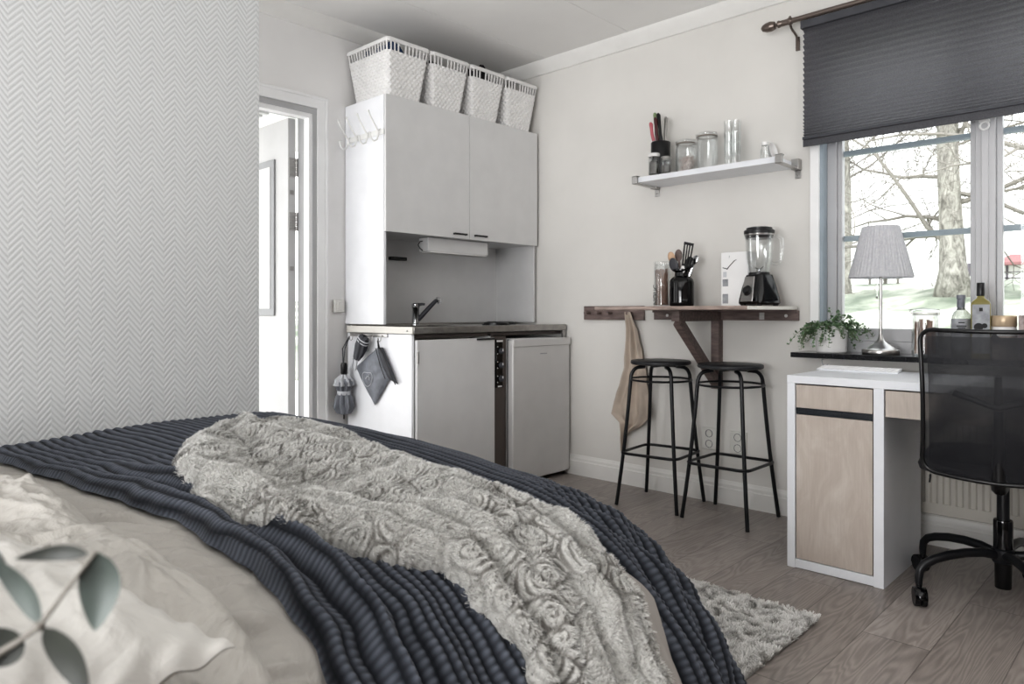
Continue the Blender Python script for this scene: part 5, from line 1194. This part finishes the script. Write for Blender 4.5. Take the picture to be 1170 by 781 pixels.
# ------------------------------------------------------------------ outdoors
def gz(X): return np.interp(X, [3.6, 20, 60], [.30, 1.74, 1.76])
gx_ = np.concatenate([np.linspace(3.75, 24, 60), np.linspace(25, 60, 20)]); gy_ = np.linspace(-12, 30, 90); X, Y = np.meshgrid(gx_, gy_, indexing='ij')
Z = gz(X)+.05*pn(X*.5, Y*.5, 1)*sstep(4, 8, X)
o = link('ground_lawn', fastmesh('ground_lawn', np.stack([X, Y, Z], -1).reshape(-1, 3), gridquads(len(gx_), 90)), 'lawn'); o['kind'] = 'structure'
def tree(name, label, base, hgt, r0, lean, seed, nb, span):
    rnd = random.Random(seed); t = thing(name, label, 'tree', base, group='bare trees outside the window')
    b = Vector(base); pts = []; rs_ = []; n = 14
    for i in range(n+1):
        f = i/n; pts.append(Vector((lean[0]*f*hgt+.06*math.sin(f*9+seed), lean[1]*f*hgt+.08*math.sin(f*7+seed), f*hgt))); rs_.append(r0*(1+.75*math.exp(-f*hgt*2.6))*(1-.35*f))
    vs = []
    MB().tube(pts, rs_, 16).build('trunk', 'bark', t, ang=180)
    br = MB(); cnt = [0]
    def grow(p, d, ln, r, depth):
        P = [p.copy()]; R2 = [r]; k = 6
        for i in range(k):
            d = (d+Vector((rnd.uniform(-.28, .28), rnd.uniform(-.42, .42), rnd.uniform(-.30, .38)))).normalized(); p = p+d*ln/k; P.append(p.copy()); R2.append(r*(1-.75*(i+1)/k))
            if depth > 0 and rnd.random() < .80:
                s_ = (d+Vector((rnd.uniform(-.9, .9), rnd.uniform(-1, 1), rnd.uniform(-.8, 1)))).normalized(); grow(p.copy(), s_, ln*rnd.uniform(.42, .66), max(.006, R2[-1]*.6), depth-1)
        br.tube(P, R2, 5, cap=False); cnt[0] += 1
    for i in range(nb):
        f = (.12+.85*i/nb); q = f*n; j = int(q); p = pts[j].lerp(pts[j+1], q-j); a = rnd.choice([-1, 1])
        d = Vector((rnd.uniform(-.5, .5), a*rnd.uniform(.6, 1), rnd.uniform(-.15, .6))).normalized()
        grow(p, d, rnd.uniform(.6, 1)*span, r0*rnd.uniform(.13, .26), 3)
    br.build('branches', 'twig', t, ang=180)
tree('bare_tree', 'thick pale-barked bare tree in the middle of the left window pane', (14.86, 3.235, 1.18), 8, .20, (.0, -.012), 5, 26, 3.8)
tree('bare_tree', 'slimmer bare tree at the left edge of the window view', (15.8, 5.35, 1.2), 7, .095, (.0, .015), 9, 34, 3.6)
tree('bare_tree', 'bare tree whose branches reach into the right window pane', (13.0, .9, 1.05), 7.5, .22, (.0, .0), 14, 16, 3.3)
o = (26.5, 3.95, 1.74); t = thing('playhouse', 'small white playhouse with a faded red roof beyond the lawn', 'playhouse', o)
MB(o).box(26.2, 27.6, 3.3, 4.35, 1.74, 2.42).build('wall', 'render_wall', t)
mb = MB(o); mb.box(25.9, 27.9, 3.0, 4.5, 2.42, 2.50); mb.add([(25.9, 3.0, 2.5), (27.9, 3.0, 2.5), (27.9, 4.5, 2.5), (25.9, 4.5, 2.5), (26.3, 3.4, 2.75), (27.5, 3.4, 2.75), (27.5, 4.1, 2.75), (26.3, 4.1, 2.75)], [(4, 5, 6, 7), (0, 1, 5, 4), (1, 2, 6, 5), (2, 3, 7, 6), (3, 0, 4, 7)]); mb.build('roof', 'redroof', t)
MB(o).box(26.17, 26.2, 4.14, 4.2, 1.74, 2.42).box(26.17, 26.2, 3.5, 4.3, 2.02, 2.05).box(26.17, 26.2, 3.5, 4.3, 2.2, 2.22).box(26.17, 26.2, 3.7, 3.73, 1.74, 2.42).build('frame_bars', 'darkshed', t)
tag(MB().box(26.0, 26.9, 4.40, 4.95, 1.72, 2.12).box(25.95, 26.95, 4.36, 5.0, 2.12, 2.17).build('garden_shed', 'darkshed'), 'low dark wooden shed beside the red-roofed playhouse', 'shed')
o = (36, 9, 1.7); t = thing('house', 'pale overexposed house wall with small windows far across the lawn', 'house', o)
MB(o).box(36, 42, -4, 17, 1.7, 5.2).build('wall', 'render_wall', t)
for k in range(5): MB(o).box(35.95, 36, 1.0+k*2.9, 1.35+k*2.9, 2.55, 3.1).box(35.95, 36, 1.5+k*2.9, 1.85+k*2.9, 2.55, 3.1).build('window', 'darkshed', t)
o = (19.4, 5.6, 1.65); t = thing('garden_bench', 'low garden table and bench on the lawn left of the thick tree', 'bench', o)
MB(o).box(19.2, 19.6, 5.2, 6.1, 1.98, 2.02).build('top', 'twig', t); MB(o).box(19.35, 19.4, 5.3, 5.35, 1.66, 1.98).box(19.35, 19.4, 5.95, 6.0, 1.66, 1.98).box(19.3, 19.5, 5.6, 5.64, 1.66, 1.98).build('legs', 'twig', t)
# ------------------------------------------------------------------ light, world, camera
w = bpy.data.worlds.new('sky'); bpy.context.scene.world = w; w.use_nodes = True; nt = w.node_tree; bg = nt.nodes['Background']
tc = node(nt, 'ShaderNodeTexCoord'); sp = node(nt, 'ShaderNodeSeparateXYZ'); nt.links.new(tc.outputs['Generated'], sp.inputs[0])
nt.links.new(ramp(nt, sp.outputs[2], [(0, (1, .995, .98, 1)), (1, (.90, .95, 1, 1))]), bg.inputs[0]); bg.inputs[1].default_value = 2.4
def area(name, loc, rot, sx, sy, power, col=(1, 1, 1)):
    l = bpy.data.lights.new(name, 'AREA'); l.shape = 'RECTANGLE'; l.size = sx; l.size_y = sy; l.energy = power; l.color = col
    o = bpy.data.objects.new(name, l); C.objects.link(o); o.location = loc; o.rotation_euler = rot; return o
area('left_window_light', (-3.1, .3, 1.4), (0, R_(-90), 0), 1.5, 2.4, 96, (.985, .99, 1))
area('up_fill', (-1.1, .5, .95), Vector((1.3, .25, 1.5)).to_track_quat('-Z', 'Y').to_euler(), 1.0, 1.0, 34, (.99, .99, 1))  # added out-of-view fill aimed upwards, stands for no lamp in the room
area('ceiling_fill', (.2, -1.2, 1.0), (R_(180), 0, 0), 1.8, 1.8, 62, (.98, .99, 1))  # added fill behind the camera, brightens the ceiling for soft bounce
area('ceiling_fill_right', (2.6, -1.3, 1.0), (R_(180), 0, 0), 1.2, 1.2, 36, (.98, .99, 1))  # second added fill, lifts the ceiling on the window side
area('hall_fill', (-.6, 3.05, 1.6), Vector((1, 0, .08)).to_track_quat('-Z', 'Y').to_euler(), .7, 1.6, 26, (.99, .99, 1))  # added unseen fill behind the partition, brightens the kitchen corner
sl = bpy.data.lights.new('sun', 'SUN'); sl.energy = 3.2; sl.angle = R_(1.5); so = bpy.data.objects.new('sun', sl); C.objects.link(so); so.rotation_euler = Vector((.62, .35, -.62)).to_track_quat('-Z', 'Y').to_euler()
cam = bpy.data.cameras.new('camera'); cam.sensor_width = 36; cam.lens = 823/1170*36; cam.shift_y = -34.1/1170; cam.clip_start = .02; cam.clip_end = 200
cam.dof.use_dof = True; cam.dof.focus_distance = 2.6; cam.dof.aperture_fstop = 6.0
co = bpy.data.objects.new('camera', cam); C.objects.link(co); co.location = (0, 0, 1.0); co.rotation_euler = (R_(90), 0, R_(43.55-90)); bpy.context.scene.camera = co
sc = bpy.context.scene; sc.view_settings.view_transform = 'Standard'; sc.view_settings.exposure = 0.0
try: sc.view_settings.look = 'Medium High Contrast'
except Exception: pass
try:
    sc.cycles.max_bounces = 10; sc.cycles.transparent_max_bounces = 24; sc.cycles.diffuse_bounces = 5; sc.cycles.caustics_refractive = False; sc.cycles.caustics_reflective = False
    sc.cycles.use_denoising = True; sc.cycles.sample_clamp_indirect = 6
except Exception: pass
